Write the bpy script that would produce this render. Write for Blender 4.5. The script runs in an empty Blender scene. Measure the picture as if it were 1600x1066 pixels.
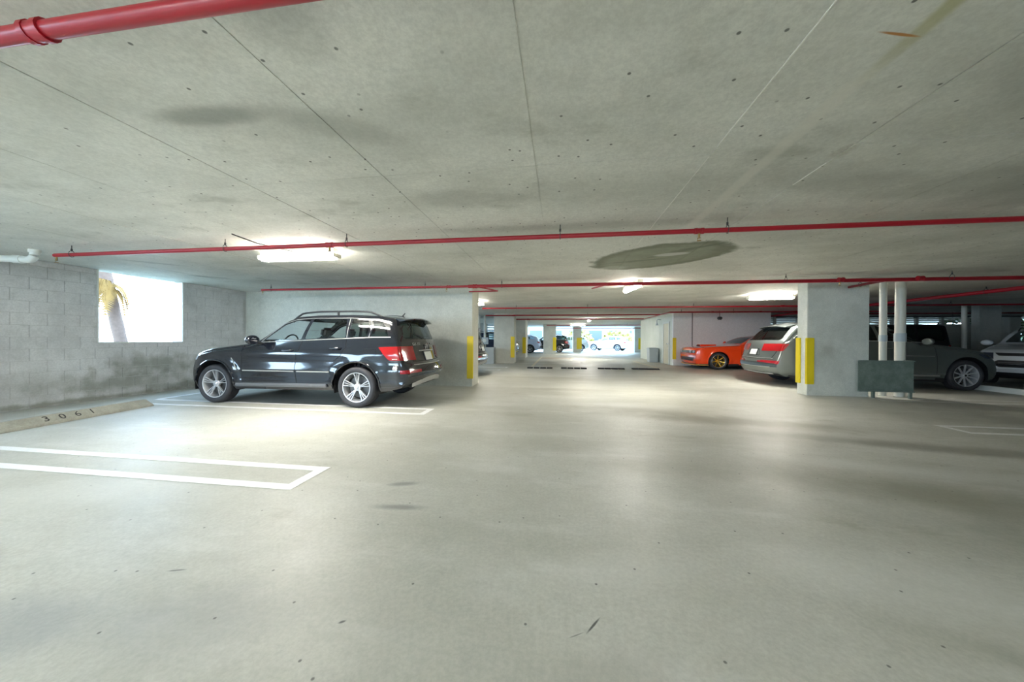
import bpy, bmesh, math, random
import numpy as np
from mathutils import Vector, Matrix
from mathutils.bvhtree import BVHTree
random.seed(7)
S = bpy.context.scene
C = S.collection

# ------------------------------------------------------------------ camera, sky, exposure
YAW, PITCH, ROLL, FPX = 0.140809, -0.004407, 0.0050617, 523.6
def camera():
    cy, sy, cp, sp, cr, sr = math.cos(YAW), math.sin(YAW), math.cos(PITCH), math.sin(PITCH), math.cos(ROLL), math.sin(ROLL)
    R = Vector((cy, sy, 0)); F = Vector((-sy, cy, 0)); U = Vector((0, 0, 1))
    F2 = cp*F + sp*U; U2 = cp*U - sp*F
    R3 = cr*R + sr*U2; U3 = cr*U2 - sr*R
    cd = bpy.data.cameras.new('camera'); co = bpy.data.objects.new('camera', cd); C.objects.link(co)
    m = Matrix.Identity(4)
    for i in range(3):
        m[i][0] = R3[i]; m[i][1] = U3[i]; m[i][2] = -F2[i]
    m[2][3] = 1.2
    co.matrix_world = m
    cd.sensor_width = 36; cd.lens = 36*FPX/1600; cd.clip_start = 0.05; cd.clip_end = 300
    S.camera = co
camera()
S.view_settings.view_transform = 'Standard'; S.view_settings.look = 'None'
S.view_settings.gamma = 1; S.view_settings.use_curve_mapping = False
S.view_settings.exposure = 1.9
try:
    S.cycles.use_denoising = True
    S.cycles.denoiser = 'OPENIMAGEDENOISE'
    S.cycles.max_bounces = 10; S.cycles.diffuse_bounces = 7; S.cycles.glossy_bounces = 4; S.cycles.transparent_max_bounces = 16
    S.cycles.sample_clamp_indirect = 8; S.cycles.caustics_reflective = False; S.cycles.caustics_refractive = False
except Exception: pass
SKY, TUBE, LENS = 4.9, 19.0, 19.0
w = bpy.data.worlds.new('World'); S.world = w; w.use_nodes = True
nt = w.node_tree; bg = nt.nodes['Background']
tc = nt.nodes.new('ShaderNodeTexCoord'); sep = nt.nodes.new('ShaderNodeSeparateXYZ'); rp = nt.nodes.new('ShaderNodeValToRGB')
nt.links.new(tc.outputs['Generated'], sep.inputs[0]); nt.links.new(sep.outputs['Z'], rp.inputs[0])
rp.color_ramp.elements[0].color = (.55, .78, 1, 1); rp.color_ramp.elements[1].color = (.40, .66, 1, 1)
nt.links.new(rp.outputs[0], bg.inputs['Color']); bg.inputs['Strength'].default_value = SKY

def portal(loc, rot, sx, sy):
    ld = bpy.data.lights.new('opening_portal', 'AREA'); ld.shape = 'RECTANGLE'; ld.size = sx; ld.size_y = sy; ld.cycles.is_portal = True
    o = bpy.data.objects.new('opening_portal', ld); C.objects.link(o); o.location = loc; o.rotation_euler = rot
portal((-8.9, 5.975, 1.8), (0, -math.pi/2, 0), 1.4, 1.49)
portal((-8.9, -3.1, 1.6), (0, -math.pi/2, 0), 1.8, 4.2); portal((-8.9, .9, 1.75), (0, -math.pi/2, 0), 1.5, 1.6)
portal((-4.5, -7.9, 1.7), (math.pi/2, 0, 0), 9, 1.6)
portal((.3, 35.3, 1.25), (-math.pi/2, 0, 0), 18.6, 2.5)
portal((-8.9, 13.75, 1.8), (0, -math.pi/2, 0), 1.4, 2.5); portal((-8.9, 22.25, 1.8), (0, -math.pi/2, 0), 1.4, 3.5)

# ------------------------------------------------------------------ material helpers
class N:
    def __init__(s, name):
        s.m = bpy.data.materials.new(name); s.m.use_nodes = True; s.t = s.m.node_tree
        s.b = s.t.nodes['Principled BSDF']; s.out = s.t.nodes['Material Output']
    def n(s, typ, **k):
        x = s.t.nodes.new(typ)
        for a, v in k.items(): setattr(x, a, v)
        return x
    def l(s, a, b): s.t.links.new(a, b)
    def val(s, sock, v):
        if hasattr(v, 'links'): s.l(v, sock)
        else: sock.default_value = v
    def math(s, op, a, b=0.0, c=None, clamp=False):
        x = s.n('ShaderNodeMath', operation=op, use_clamp=clamp)
        s.val(x.inputs[0], a); s.val(x.inputs[1], b)
        if c is not None: s.val(x.inputs[2], c)
        return x.outputs[0]
    def pos(s):
        if not hasattr(s, '_p'):
            s._p = s.n('ShaderNodeNewGeometry').outputs['Position']
            q = s.n('ShaderNodeSeparateXYZ'); s.l(s._p, q.inputs[0]); s.x, s.y, s.z = q.outputs
        return s._p
    def noise(s, scale, detail=4, rough=.55, stretch=None, vec=None):
        v = vec or s.pos()
        if stretch:
            mp = s.n('ShaderNodeMapping'); s.l(v, mp.inputs[0]); mp.inputs['Scale'].default_value = stretch; v = mp.outputs[0]
        x = s.n('ShaderNodeTexNoise'); s.l(v, x.inputs['Vector']); x.inputs['Scale'].default_value = scale
        x.inputs['Detail'].default_value = detail; x.inputs['Roughness'].default_value = rough
        return x.outputs['Fac']
    def ramp(s, f, lo, hi):  # smooth 0..1
        x = s.n('ShaderNodeMapRange', interpolation_type='SMOOTHSTEP'); s.l(f, x.inputs[0])
        x.inputs[1].default_value = lo; x.inputs[2].default_value = hi
        return x.outputs[0]
    def mix(s, f, a, b, mode='MIX'):
        x = s.n('ShaderNodeMix', data_type='RGBA', blend_type=mode); s.val(x.inputs[0], f)
        for i, v in ((6, a), (7, b)):
            if isinstance(v, tuple): x.inputs[i].default_value = (*v, 1)
            else: s.l(v, x.inputs[i])
        return x.outputs[2]
    def ell(s, cx, cy, rx, ry, rot=0, soft=.4, wob=.5, wscale=2.0, axes='xy'):   # soft blob in world metres: 1 inside
        s.pos(); X, Y = {'xy': (s.x, s.y), 'yz': (s.y, s.z), 'xz': (s.x, s.z)}[axes]
        dx = s.math('SUBTRACT', X, cx); dy = s.math('SUBTRACT', Y, cy); c, q = math.cos(rot), math.sin(rot)
        a = s.math('DIVIDE', s.math('ADD', s.math('MULTIPLY', dx, c), s.math('MULTIPLY', dy, q)), rx)
        b = s.math('DIVIDE', s.math('SUBTRACT', s.math('MULTIPLY', dy, c), s.math('MULTIPLY', dx, q)), ry)
        r = s.math('SQRT', s.math('ADD', s.math('MULTIPLY', a, a), s.math('MULTIPLY', b, b)))
        r = s.math('ADD', r, s.math('MULTIPLY', s.math('SUBTRACT', s.noise(wscale, 4), .5), wob*2))
        s.r = r
        return s.ramp(s.math('SUBTRACT', 1.0, r), 0 - soft*.2, soft)
    def bump(s, h, strength=.2, dist=.01):
        x = s.n('ShaderNodeBump'); s.l(h, x.inputs['Height']); x.inputs['Strength'].default_value = strength
        x.inputs['Distance'].default_value = dist; s.l(x.outputs[0], s.b.inputs['Normal'])

def flat(name, col, rough=.5, metal=0, coat=0, spec=None, var=.06, scale=6):
    k = N(name); f = k.noise(scale, 3, vec=k.n('ShaderNodeTexCoord').outputs['Object'])
    a = tuple(max(0, c*(1-var)) for c in col); b = tuple(min(1, c*(1+var)) for c in col)
    k.l(k.mix(f, a, b), k.b.inputs['Base Color']); k.b.inputs['Roughness'].default_value = rough; k.b.inputs['Metallic'].default_value = metal
    if coat: k.b.inputs['Coat Weight'].default_value = coat; k.b.inputs['Coat Roughness'].default_value = .04
    if spec is not None: k.b.inputs['Specular IOR Level'].default_value = spec
    return k.m
def emis(name, col, st):
    k = N(name); k.b.inputs['Base Color'].default_value = (*col, 1); k.b.inputs['Emission Color'].default_value = (*col, 1); k.b.inputs['Emission Strength'].default_value = st
    return k.m
def glass(name, tint, fac=.12):
    k = N(name); t = k.n('ShaderNodeBsdfTransparent'); t.inputs[0].default_value = (*tint, 1)
    g = k.n('ShaderNodeBsdfGlossy'); g.inputs['Roughness'].default_value = .02; g.inputs[0].default_value = (.9, .95, 1, 1)
    lw = k.n('ShaderNodeLayerWeight'); lw.inputs[0].default_value = .5
    f = k.math('ADD', k.math('MULTIPLY', k.math('POWER', lw.outputs['Facing'], 4.0), .7), .03+fac*.25, clamp=True)
    mx = k.n('ShaderNodeMixShader'); k.l(f, mx.inputs[0]); k.l(t.outputs[0], mx.inputs[1]); k.l(g.outputs[0], mx.inputs[2]); k.l(mx.outputs[0], k.out.inputs[0])
    return k.m

def concrete(name, a, b, grime=(.25, .25, .22), gamt=.35, sc=.7, rough=.8, streak=None, bump=.15):
    k = N(name)
    f = k.ramp(k.noise(sc, 5, .6, streak), .35, .65)
    c = k.mix(f, a, b)
    g = k.ramp(k.noise(sc*2.3, 6, .65, streak), .56, .78)
    c = k.mix(k.math('MULTIPLY', g, gamt), c, grime)
    fine = k.noise(45, 4, .7)
    fm = k.ramp(k.noise(11, 5, .7), .35, .7); c = k.mix(k.math('MULTIPLY', fm, .16), c, tuple(x*.6 for x in a)); c = k.mix(k.math('MULTIPLY', k.ramp(fine, .3, .7), .28), c, tuple(x*.5 for x in a))
    k.c = c; k.fine = fine; k.b.inputs['Roughness'].default_value = rough
    k.bump(k.noise(60, 5, .7), bump, .004)
    k.done = lambda: k.l(k.c, k.b.inputs['Base Color'])
    k.done()
    return k

# ceiling concrete
k = concrete('ceiling_concrete', (.62, .625, .575), (.80, .80, .75), (.38, .39, .34), .7, .8, .75, (.7, 1.15, 1), .12)
vor = k.n('ShaderNodeTexVoronoi', voronoi_dimensions='2D'); k.l(k.pos(), vor.inputs['Vector']); vor.inputs['Scale'].default_value = 3.4
hole = k.math('SUBTRACT', 1.0, k.ramp(vor.outputs['Distance'], .02, .04))
keep = k.ramp(k.noise(1.7, 2), .42, .5)
k.c = k.mix(k.math('MULTIPLY', k.math('MULTIPLY', hole, keep), .85), k.c, (.07, .07, .06))
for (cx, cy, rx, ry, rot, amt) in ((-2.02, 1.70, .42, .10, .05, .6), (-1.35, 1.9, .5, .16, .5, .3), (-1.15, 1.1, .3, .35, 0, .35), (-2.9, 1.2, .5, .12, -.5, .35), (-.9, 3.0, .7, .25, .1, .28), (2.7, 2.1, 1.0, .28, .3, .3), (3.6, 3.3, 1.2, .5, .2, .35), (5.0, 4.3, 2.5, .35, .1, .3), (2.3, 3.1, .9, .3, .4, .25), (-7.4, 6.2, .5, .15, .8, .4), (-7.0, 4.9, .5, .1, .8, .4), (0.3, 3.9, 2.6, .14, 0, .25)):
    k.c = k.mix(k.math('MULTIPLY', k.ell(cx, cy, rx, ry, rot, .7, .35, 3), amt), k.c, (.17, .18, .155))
# water stain / patched ring with pale middle
ring = k.ell(1.48, 5.55, 1.12, .74, -.62, .12, .2, 3.0); rr = k.r
edge = k.math('MULTIPLY', k.ramp(rr, .66, .9), k.math('SUBTRACT', 1.0, k.ramp(rr, .9, 1.02)))
k.c = k.mix(k.math('MULTIPLY', ring, .85), k.c, k.mix(k.noise(5, 5, .7), (.12, .14, .085), (.30, .32, .22)))
k.c = k.mix(k.math('MULTIPLY', edge, .6), k.c, (.13, .145, .10))
for q_ in ((1.75, 5.2, .6, .07, -.75), (1.2, 5.75, .6, .06, -.3), (1.9, 5.0, .5, .05, -.6)): k.c = k.mix(k.math('MULTIPLY', k.ell(*q_, .5, .5, 5), .55), k.c, (.13, .15, .11))
inner = k.ell(1.66, 5.36, .27, .11, -.25, .35, .2, 4)
k.c = k.mix(k.math('MULTIPLY', inner, .85), k.c, (.60, .60, .58))
k.c = k.mix(k.math('MULTIPLY', k.ell(.95, 6.25, .28, .2, -.2, .5, .3, 4), .45), k.c, (.5, .5, .44))
# pale efflorescence band and rust
def xband(k, x0, half, wob, y0, y1, col, amt):
    k.pos(); d = k.math('ABSOLUTE', k.math('SUBTRACT', k.math('SUBTRACT', k.x, x0), k.math('MULTIPLY', k.math('SUBTRACT', k.noise(3, 3), .5), wob)))
    m = k.math('SUBTRACT', 1.0, k.ramp(d, half*.3, half))
    m = k.math('MULTIPLY', m, k.math('MULTIPLY', k.ramp(k.y, y0, y0+.3), k.math('SUBTRACT', 1.0, k.ramp(k.y, y1-.5, y1))))
    k.c = k.mix(k.math('MULTIPLY', m, amt), k.c, col)
xband(k, 1.47, .07, .05, 1.7, 4.6, (.74, .72, .66), .6)
xband(k, 1.49, .05, .05, -.5, 2.0, (.38, .37, .17), .7)
xband(k, 1.58, .07, .03, .2, 1.6, (.62, .60, .54), .4)
k.c = k.mix(k.ell(1.42, 1.64, .11, .008, .25, .5, .1, 9), k.c, (.45, .20, .06))
k.c = k.mix(k.math('MULTIPLY', k.ell(1.92, 2.6, .07, .11, 0, .5, .6, 12), .8), k.c, k.mix(k.noise(60, 3), (.3, .3, .26), (.72, .7, .64)))
k.done(); M_CEIL = k.m

# floor concrete
k = concrete('floor_concrete', (.44, .44, .385), (.58, .58, .53), (.27, .255, .18), .8, .55, .46, (.55, 1.0, 1), .10)
k.c = k.mix(k.math('MULTIPLY', k.ramp(k.noise(2.2, 6, .7, (.35, 1, 1)), .5, .72), .3), k.c, (.72, .71, .68))
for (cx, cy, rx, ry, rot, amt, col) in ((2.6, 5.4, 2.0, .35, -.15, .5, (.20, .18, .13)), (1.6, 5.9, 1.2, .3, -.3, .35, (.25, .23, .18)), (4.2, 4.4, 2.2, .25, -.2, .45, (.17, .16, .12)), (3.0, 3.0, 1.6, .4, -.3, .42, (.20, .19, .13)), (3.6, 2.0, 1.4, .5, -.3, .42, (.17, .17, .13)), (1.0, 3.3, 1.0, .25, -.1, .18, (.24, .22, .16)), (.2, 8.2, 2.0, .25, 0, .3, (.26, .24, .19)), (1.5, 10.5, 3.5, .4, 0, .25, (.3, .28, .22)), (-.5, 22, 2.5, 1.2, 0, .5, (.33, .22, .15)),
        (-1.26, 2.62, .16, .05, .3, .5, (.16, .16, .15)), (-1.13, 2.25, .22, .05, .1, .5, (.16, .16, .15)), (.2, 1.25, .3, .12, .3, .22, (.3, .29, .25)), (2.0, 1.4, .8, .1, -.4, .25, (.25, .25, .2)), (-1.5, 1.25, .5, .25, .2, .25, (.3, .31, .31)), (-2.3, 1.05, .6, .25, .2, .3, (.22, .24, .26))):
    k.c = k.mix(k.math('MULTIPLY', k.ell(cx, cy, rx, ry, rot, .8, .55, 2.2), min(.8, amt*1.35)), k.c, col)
k.c = k.mix(k.math('MULTIPLY', k.ell(4.2, .9, 2.9, 1.8, -.2, .9, .5, 1.5), .5), k.c, (.24, .245, .16))  # near right floor: olive dirt tone with shade painted into the colour
for (cx, cy, rx, ry, rot, amt) in ((1.8, 1.9, .9, .35, -.3, .35), (3.2, 3.6, 1.6, .2, -.2, .3), (.3, 1.8, .7, .2, .1, .2), (1.0, 6.4, 1.4, .35, 0, .35), (-3.6, 2.1, 1.3, .35, .2, .25)):
    k.c = k.mix(k.math('MULTIPLY', k.ell(cx, cy, rx, ry, rot, .9, .4, 2), amt), k.c, (.70, .70, .67))
def seg(k, x0, y0, x1, y1, wd, amt, col=(.04, .04, .04)):
    L = math.hypot(x1-x0, y1-y0)
    k.c = k.mix(k.math('MULTIPLY', k.ell((x0+x1)/2, (y0+y1)/2, L/2, wd, math.atan2(y1-y0, x1-x0), .6, .25, 14), amt), k.c, col)
seg(k, .11, 1.385, .185, 1.49, .006, .9); seg(k, .04, 1.36, .11, 1.40, .003, .6)
seg(k, -2.0, 1.45, -1.9, 1.48, .007, .7); seg(k, -.92, 1.29, -.89, 1.31, .008, .9)
vor = k.n('ShaderNodeTexVoronoi', voronoi_dimensions='2D'); k.l(k.pos(), vor.inputs['Vector']); vor.inputs['Scale'].default_value = 2.3
sp = k.math('SUBTRACT', 1.0, k.ramp(vor.outputs['Distance'], .008, .02))
k.c = k.mix(k.math('MULTIPLY', sp, .8), k.c, (.06, .055, .05))
k.l(k.math('ADD', .36, k.math('MULTIPLY', k.noise(1.3, 4), .25)), k.b.inputs['Roughness'])
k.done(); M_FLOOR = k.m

k = concrete('block_wall_paint', (.60, .60, .60), (.76, .76, .76), (.42, .43, .40), .6, 1.2, .85, None, .3)
for (cy, cz, ry, rz, amt) in ((6.2, .62, 1.0, .28, .75), (5.7, .30, 1.3, .25, .7), (7.3, .45, .5, .4, .5), (5.0, .04, 3.4, .07, .8), (6.8, .12, .8, .12, .75), (8.25, 1.9, .06, .8, .4), (4.6, .4, .8, .3, .25)):
    k.c = k.mix(k.math('MULTIPLY', k.ell(cy, cz, ry, rz, 0, .9, .9, 5, 'yz'), amt), k.c, (.24, .245, .20))
k.done(); M_BLOCK = k.m
k = concrete('smooth_wall_concrete', (.62, .625, .55), (.74, .74, .66), (.38, .38, .31), .4, .9, .8, None, .1)
for (cx, cz, rx, rz, amt) in ((-2.9, 1.1, .5, .35, .35), (-2.6, .45, .6, .3, .3), (-3.4, 1.5, .4, .2, .25), (-7.6, 1.7, .8, .5, .1)):
    k.c = k.mix(k.math('MULTIPLY', k.ell(cx, cz, rx, rz, 0, .9, .5, 3, 'xz'), amt), k.c, (.30, .29, .24))
k.done(); M_WALL = k.m
k = concrete('column_concrete', (.64, .655, .60), (.76, .77, .71), (.36, .36, .30), .35, 1.6, .8, None, .15)
k.c = k.mix(k.math('MULTIPLY', k.ell(5.8, 1.0, .25, .2, 0, .9, .6, 4, 'xz'), .4), k.c, (.30, .28, .23)); k.done(); M_COL = k.m
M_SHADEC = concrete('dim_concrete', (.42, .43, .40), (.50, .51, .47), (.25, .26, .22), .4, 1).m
M_WHITEWALL = concrete('white_painted_wall', (.84, .85, .85), (.87, .88, .88), (.55, .56, .55), .2, 1, .7, None, .05).m
M_PALE = concrete('pale_green_wall', (.72, .76, .68), (.80, .83, .77), (.6, .66, .55), .2, 1, .7, None, .05).m
M_RED = flat('red_pipe_paint', (.36, .007, .018), .38, coat=.1)
M_DKRED = flat('dark_red_pipe', (.17, .01, .015), .4)
M_PVC = flat('cream_pipe_plastic', (.66, .64, .57), .4)
M_STEEL = flat('dark_steel', (.08, .08, .08), .45, .7)
M_BRASS = flat('brass', (.35, .24, .10), .35, .8)
M_YEL = flat('yellow_guard', (.80, .62, .015), .5)
M_LINE = concrete('line_paint', (.84, .85, .85), (.90, .90, .90), (.55, .54, .5), .4, 3, .55, None, .05).m
M_YLINE = concrete('yellowed_line_paint', (.70, .64, .48), (.76, .70, .55), (.5, .45, .35), .4, 3, .6).m
M_CAULK = flat('pale_caulk', (.82, .81, .76), .7)
M_GREEN = concrete('green_grey_steel', (.155, .20, .175), (.22, .27, .24), (.09, .11, .09), .5, 6, .5).m
M_STOP = concrete('wheel_stop_concrete', (.36, .36, .31), (.46, .46, .40), (.22, .22, .18), .4, 5, .85, None, .3).m
M_BLACKRUB = flat('black_rubber', (.025, .025, .028), .75)
M_TYRE = flat('tyre_rubber', (.035, .035, .04), .65, var=.2)
M_ALLOY = flat('silver_alloy', (.66, .67, .70), .3, .55)
M_DALLOY = flat('brake_dark', (.10, .10, .10), .45, .6)
M_GOLD = flat('gold_alloy', (.85, .55, .10), .25, .8)
M_CHROME = flat('chrome', (.75, .76, .78), .15, .95)
M_TRIM = flat('black_plastic_trim', (.02, .02, .022), .5)
M_SEAM = flat('panel_gap_black', (.006, .006, .006), .9)
M_SEAT = flat('dark_seat_leather', (.05, .05, .055), .6)
M_REDLAMP = flat('red_lamp_lens', (.33, .004, .007), .12, coat=.8)
M_DKLAMP = flat('dark_red_reflector', (.35, .01, .02), .2, coat=.6)
M_CLEAR = flat('headlamp_lens', (.55, .60, .68), .08, .2, coat=1)
M_DARKLAMP = flat('smoked_headlamp_lens', (.08, .10, .14), .06, .3, coat=1)
M_PLATE = flat('number_plate_white', (.75, .78, .74), .4)
M_SATIN = flat('satin_silver_trim', (.50, .50, .49), .3, .6)
M_DSATIN = flat('dull_silver_trim', (.22, .23, .25), .3, .6)
M_GLASS = glass('clear_car_glass', (.88, .92, .93), .05)
M_TINT = glass('tinted_car_glass', (.50, .56, .55))
M_DTINT = glass('dark_tinted_glass', (.22, .28, .26))
M_FIXT = flat('fixture_housing', (.68, .68, .60), .5)
M_TUBE = emis('glowing_tube_lens', (1, .96, .88), LENS)
M_GREYP = flat('grey_plastic', (.45, .50, .53), .5)
M_BEIGE = flat('beige_door_paint', (.66, .60, .44), .5)
M_OFFW = flat('off_white_paint', (.75, .76, .72), .5)

# ------------------------------------------------------------------ object helpers
def link(name, bm, mats, parent=None, smooth=False, sharp=None):
    me = bpy.data.meshes.new(name)
    if smooth:
        for f in bm.faces: f.smooth = True
        if sharp:
            for e in bm.edges:
                if len(e.link_faces) == 2 and e.calc_face_angle(0) > sharp: e.smooth = False
    bm.to_mesh(me); bm.free()
    o = bpy.data.objects.new(name, me); C.objects.link(o)
    for m in (mats if isinstance(mats, (list, tuple)) else [mats]): me.materials.append(m)
    if parent: o.parent = parent
    return o
def tag(o, label=None, cat=None, group=None, kind=None):
    if label: o['label'] = label
    if cat: o['category'] = cat
    if group: o['group'] = group
    if kind: o['kind'] = kind
    return o
def thing(name, label, cat, loc=(0, 0, 0), rz=0, group=None):
    o = bpy.data.objects.new(name, None); C.objects.link(o); o.location = loc; o.rotation_euler.z = rz
    return tag(o, label, cat, group)
def box(bm, x0, x1, y0, y1, z0, z1, bev=0):
    r = bmesh.ops.create_cube(bm, size=1)
    bmesh.ops.scale(bm, vec=(x1-x0, y1-y0, z1-z0), verts=r['verts']); bmesh.ops.translate(bm, vec=((x0+x1)/2, (y0+y1)/2, (z0+z1)/2), verts=r['verts'])
    if bev:
        es = list({e for v in r['verts'] for e in v.link_edges})
        bmesh.ops.bevel(bm, geom=es, offset=bev, segments=2, affect='EDGES')
    return bm
def Box(name, mat, x0, x1, y0, y1, z0, z1, parent=None, bev=0, kind=None):
    o = link(name, box(bmesh.new(), x0, x1, y0, y1, z0, z1, bev), mat, parent)
    if kind: o['kind'] = kind
    return o
def tube(bm, pts, r, n=10, closed=False, cap=True):
    pts = [Vector(p) for p in pts]; rs = r if isinstance(r, (list, tuple)) else [r]*len(pts); rings = []
    m = len(pts)
    for i, p in enumerate(pts):
        a = pts[(i-1) % m] if (i > 0 or closed) else p; b = pts[(i+1) % m] if (i < m-1 or closed) else p
        t = (b-a).normalized(); ref = Vector((0, 0, 1)) if abs(t.z) < .95 else Vector((0, 1, 0))
        u = t.cross(ref).normalized(); v = u.cross(t)
        rings.append([bm.verts.new(p + rs[i]*(math.cos(2*math.pi*j/n)*u + math.sin(2*math.pi*j/n)*v)) for j in range(n)])
    for i in range(m if closed else m-1):
        A, B = rings[i], rings[(i+1) % m]
        for j in range(n): bm.faces.new((A[j], A[(j+1) % n], B[(j+1) % n], B[j]))
    if cap and not closed:
        bm.faces.new(rings[0][::-1]); bm.faces.new(rings[-1])
    return bm
def Tube(name, mat, pts, r, parent=None, n=10, closed=False):
    bm = tube(bmesh.new(), pts, r, n, closed); bmesh.ops.recalc_face_normals(bm, faces=bm.faces)
    return link(name, bm, mat, parent, True, .8)
def lathe(bm, prof, n=32, axis='y', closed=False):   # prof: (axial, radius)
    rings = []
    for a, r in prof:
        ring = []
        for j in range(n):
            c, s_ = math.cos(2*math.pi*j/n)*r, math.sin(2*math.pi*j/n)*r
            ring.append(bm.verts.new((c, a, s_) if axis == 'y' else (c, s_, a)))
        rings.append(ring)
    R = range(len(rings)) if closed else range(len(rings)-1)
    for i in R:
        A, B = rings[i], rings[(i+1) % len(rings)]
        for j in range(n): bm.faces.new((A[j], A[(j+1) % n], B[(j+1) % n], B[j]))
    bmesh.ops.recalc_face_normals(bm, faces=bm.faces)
    return bm
def text_mesh(name, body, size, mat, parent, mw, ext=.001, font_scale=(1, 1, 1)):
    cu = bpy.data.curves.new(name, 'FONT'); cu.body = body; cu.size = size; cu.extrude = ext; cu.align_x = 'CENTER'; cu.align_y = 'CENTER'
    t = bpy.data.objects.new(name, cu); C.objects.link(t); bpy.context.view_layer.update()
    me = bpy.data.meshes.new_from_object(t.evaluated_get(bpy.context.evaluated_depsgraph_get())); bpy.data.objects.remove(t)
    me.transform(Matrix.Diagonal((*font_scale, 1))); me.transform(mw); me.materials.clear(); me.materials.append(mat)
    o = bpy.data.objects.new(name, me); C.objects.link(o); o.parent = parent
    return o

# ------------------------------------------------------------------ structure
XL, CZ, FLY = -8.75, 2.5, 44
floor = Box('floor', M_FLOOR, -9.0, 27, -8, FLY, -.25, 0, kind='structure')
ceil = Box('ceiling', M_CEIL, -9.0, 27, -8, 35.2, CZ+.006, CZ+.3, kind='structure')
seams_x = [XL, -7.49, -6.27, -5.05, -3.83, -2.62, -1.40, -.18, 1.04, 1.92, 3.13, 4.35, 5.57, 6.79, 8.01, 9.23, 10.45, 11.67]
seams_y = [-2.35, .08, 2.51, 4.94, 7.37, 9.80, 12.23]
for i in range(len(seams_x)-1):
    for j in range(len(seams_y)-1):
        dz = random.uniform(0, .0025)
        bm = box(bmesh.new(), seams_x[i]+.0048, seams_x[i+1]-.0048, seams_y[j]+.002, seams_y[j+1]-.002, CZ+dz, CZ+.008)
        link('ceiling_panel', bm, M_CEIL, ceil)
def jag(name, x, y0, y1, wd, mat, seed):
    rnd = random.Random(seed); bm = bmesh.new(); n = int((y1-y0)/.03); pv = None
    for i in range(n+1):
        y = y0 + (y1-y0)*i/n; a = wd*rnd.uniform(.3, 1); b = wd*rnd.uniform(.3, 1)
        v = (bm.verts.new((x-a, y, CZ-.001)), bm.verts.new((x+b, y, CZ-.001)), bm.verts.new((x+b, y, CZ+.004)), bm.verts.new((x-a, y, CZ+.004)))
        if pv:
            for q in range(4): bm.faces.new((pv[q], pv[(q+1) % 4], v[(q+1) % 4], v[q]))
        pv = v
    bmesh.ops.recalc_face_normals(bm, faces=bm.faces)
    return link(name, bm, mat, ceil)
jag('joint_caulk', 1.04, .9, 2.42, .0045, M_CAULK, 1); jag('joint_caulk', 1.04, 2.55, 4.75, .005, M_CAULK, 2)
jag('joint_caulk', 1.92, 2.75, 3.1, .004, M_CAULK, 3)
# left block wall with a window opening Y 5.23..6.72, z 1.28..2.5
WY0, WY1, WZ = 5.23, 6.72, 1.11
M_MORT = concrete('mortar', (.50, .50, .49), (.58, .58, .57), (.4, .4, .38), .3, 2).m
wl = Box('wall_left', M_MORT, -9.0, XL-.007, 1.7, WY0, 0, CZ+.006, kind='structure')
for a_, b_, z_ in ((-8, -5.2, CZ), (-5.2, -1, .7), (-1, .1, CZ)): Box('wall_left_rear', M_BLOCK, -9.0, XL, a_, b_, 0, z_, kind='structure')
for (a, b, z0, z1) in ((WY0, WY1, 0, WZ), (WY1, 9.0, 0, CZ+.006)):
    Box('wall_core', M_MORT, -9.0, XL-.007, a, b, z0, z1, wl)
def blk(y0, y1, z0, z1):
    if y1-y0 < .03 or z1-z0 < .03: return
    d = random.uniform(-.003, .003); g = .0025
    link('concrete_block', box(bmesh.new(), XL-.06, XL+d, y0+g, y1-g, z0+g, z1-g, .004), M_BLOCK, wl)
for r in range(13):
    z0 = r*.2; z1 = min(z0+.2, CZ)
    y = 2.4 + (.2 if r % 2 else 0)
    while y < 8.3:
        a, b = y, min(y+.4, 8.3); y += .4
        if z1 <= WZ+.001 or b <= WY0 or a >= WY1: blk(a, b, z0, z1)
        else:
            if z0 < WZ: blk(a, b, z0, WZ)
            lo = max(z0, WZ)
            if a < WY0: blk(a, WY0, lo, z1)
            if b > WY1: blk(WY1, b, lo, z1)
wsill = Box('trim_1', M_OFFW, -9.02, XL+.01, WY0, WY1, WZ-.02, WZ, kind='structure')
Box('jamb_lining', M_OFFW, -9.02, XL+.004, WY1-.03, WY1, WZ, CZ, wsill); Box('jamb_lining', M_OFFW, -9.02, XL+.004, WY0, WY0+.02, WZ, CZ, wsill)
# plain block wall surface out of view (toward and behind the camera) with openings added for daylight
Box('wall_left_front', M_BLOCK, -9.0, XL, 1.7, 2.4, 0, CZ, kind='structure'); Box('wall_left_front', M_BLOCK, -9.0, XL, .1, 1.7, 0, 1.0, kind='structure')
Box('wall_back_bay', M_WALL, XL-.25, -2.2, 8.3, 8.95, 0, CZ+.006, kind='structure')
for a, b in ((9.0, 12.5), (15.0, 20.5), (24, 30), (34, 35)): Box('wall_left_far', M_MORT, -9.0, XL, a, b, 0, CZ, kind='structure')
for a, b in ((12.5, 15), (20.5, 24), (30, 34)): Box('wall_left_parapet', M_MORT, -9.0, XL, a, b, 0, 1.1, kind='structure')
# rear (behind camera): parapet and piers, left open above to let daylight in
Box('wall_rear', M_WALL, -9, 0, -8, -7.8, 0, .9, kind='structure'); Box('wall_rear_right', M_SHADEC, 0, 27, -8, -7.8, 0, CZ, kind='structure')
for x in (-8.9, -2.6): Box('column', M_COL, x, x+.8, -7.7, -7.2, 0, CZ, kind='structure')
Box('wall_right', M_SHADEC, 26.8, 27, -8, 18.2, 0, CZ, kind='structure')  # full height, like wall_rear_right, to keep daylight off the right side

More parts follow.
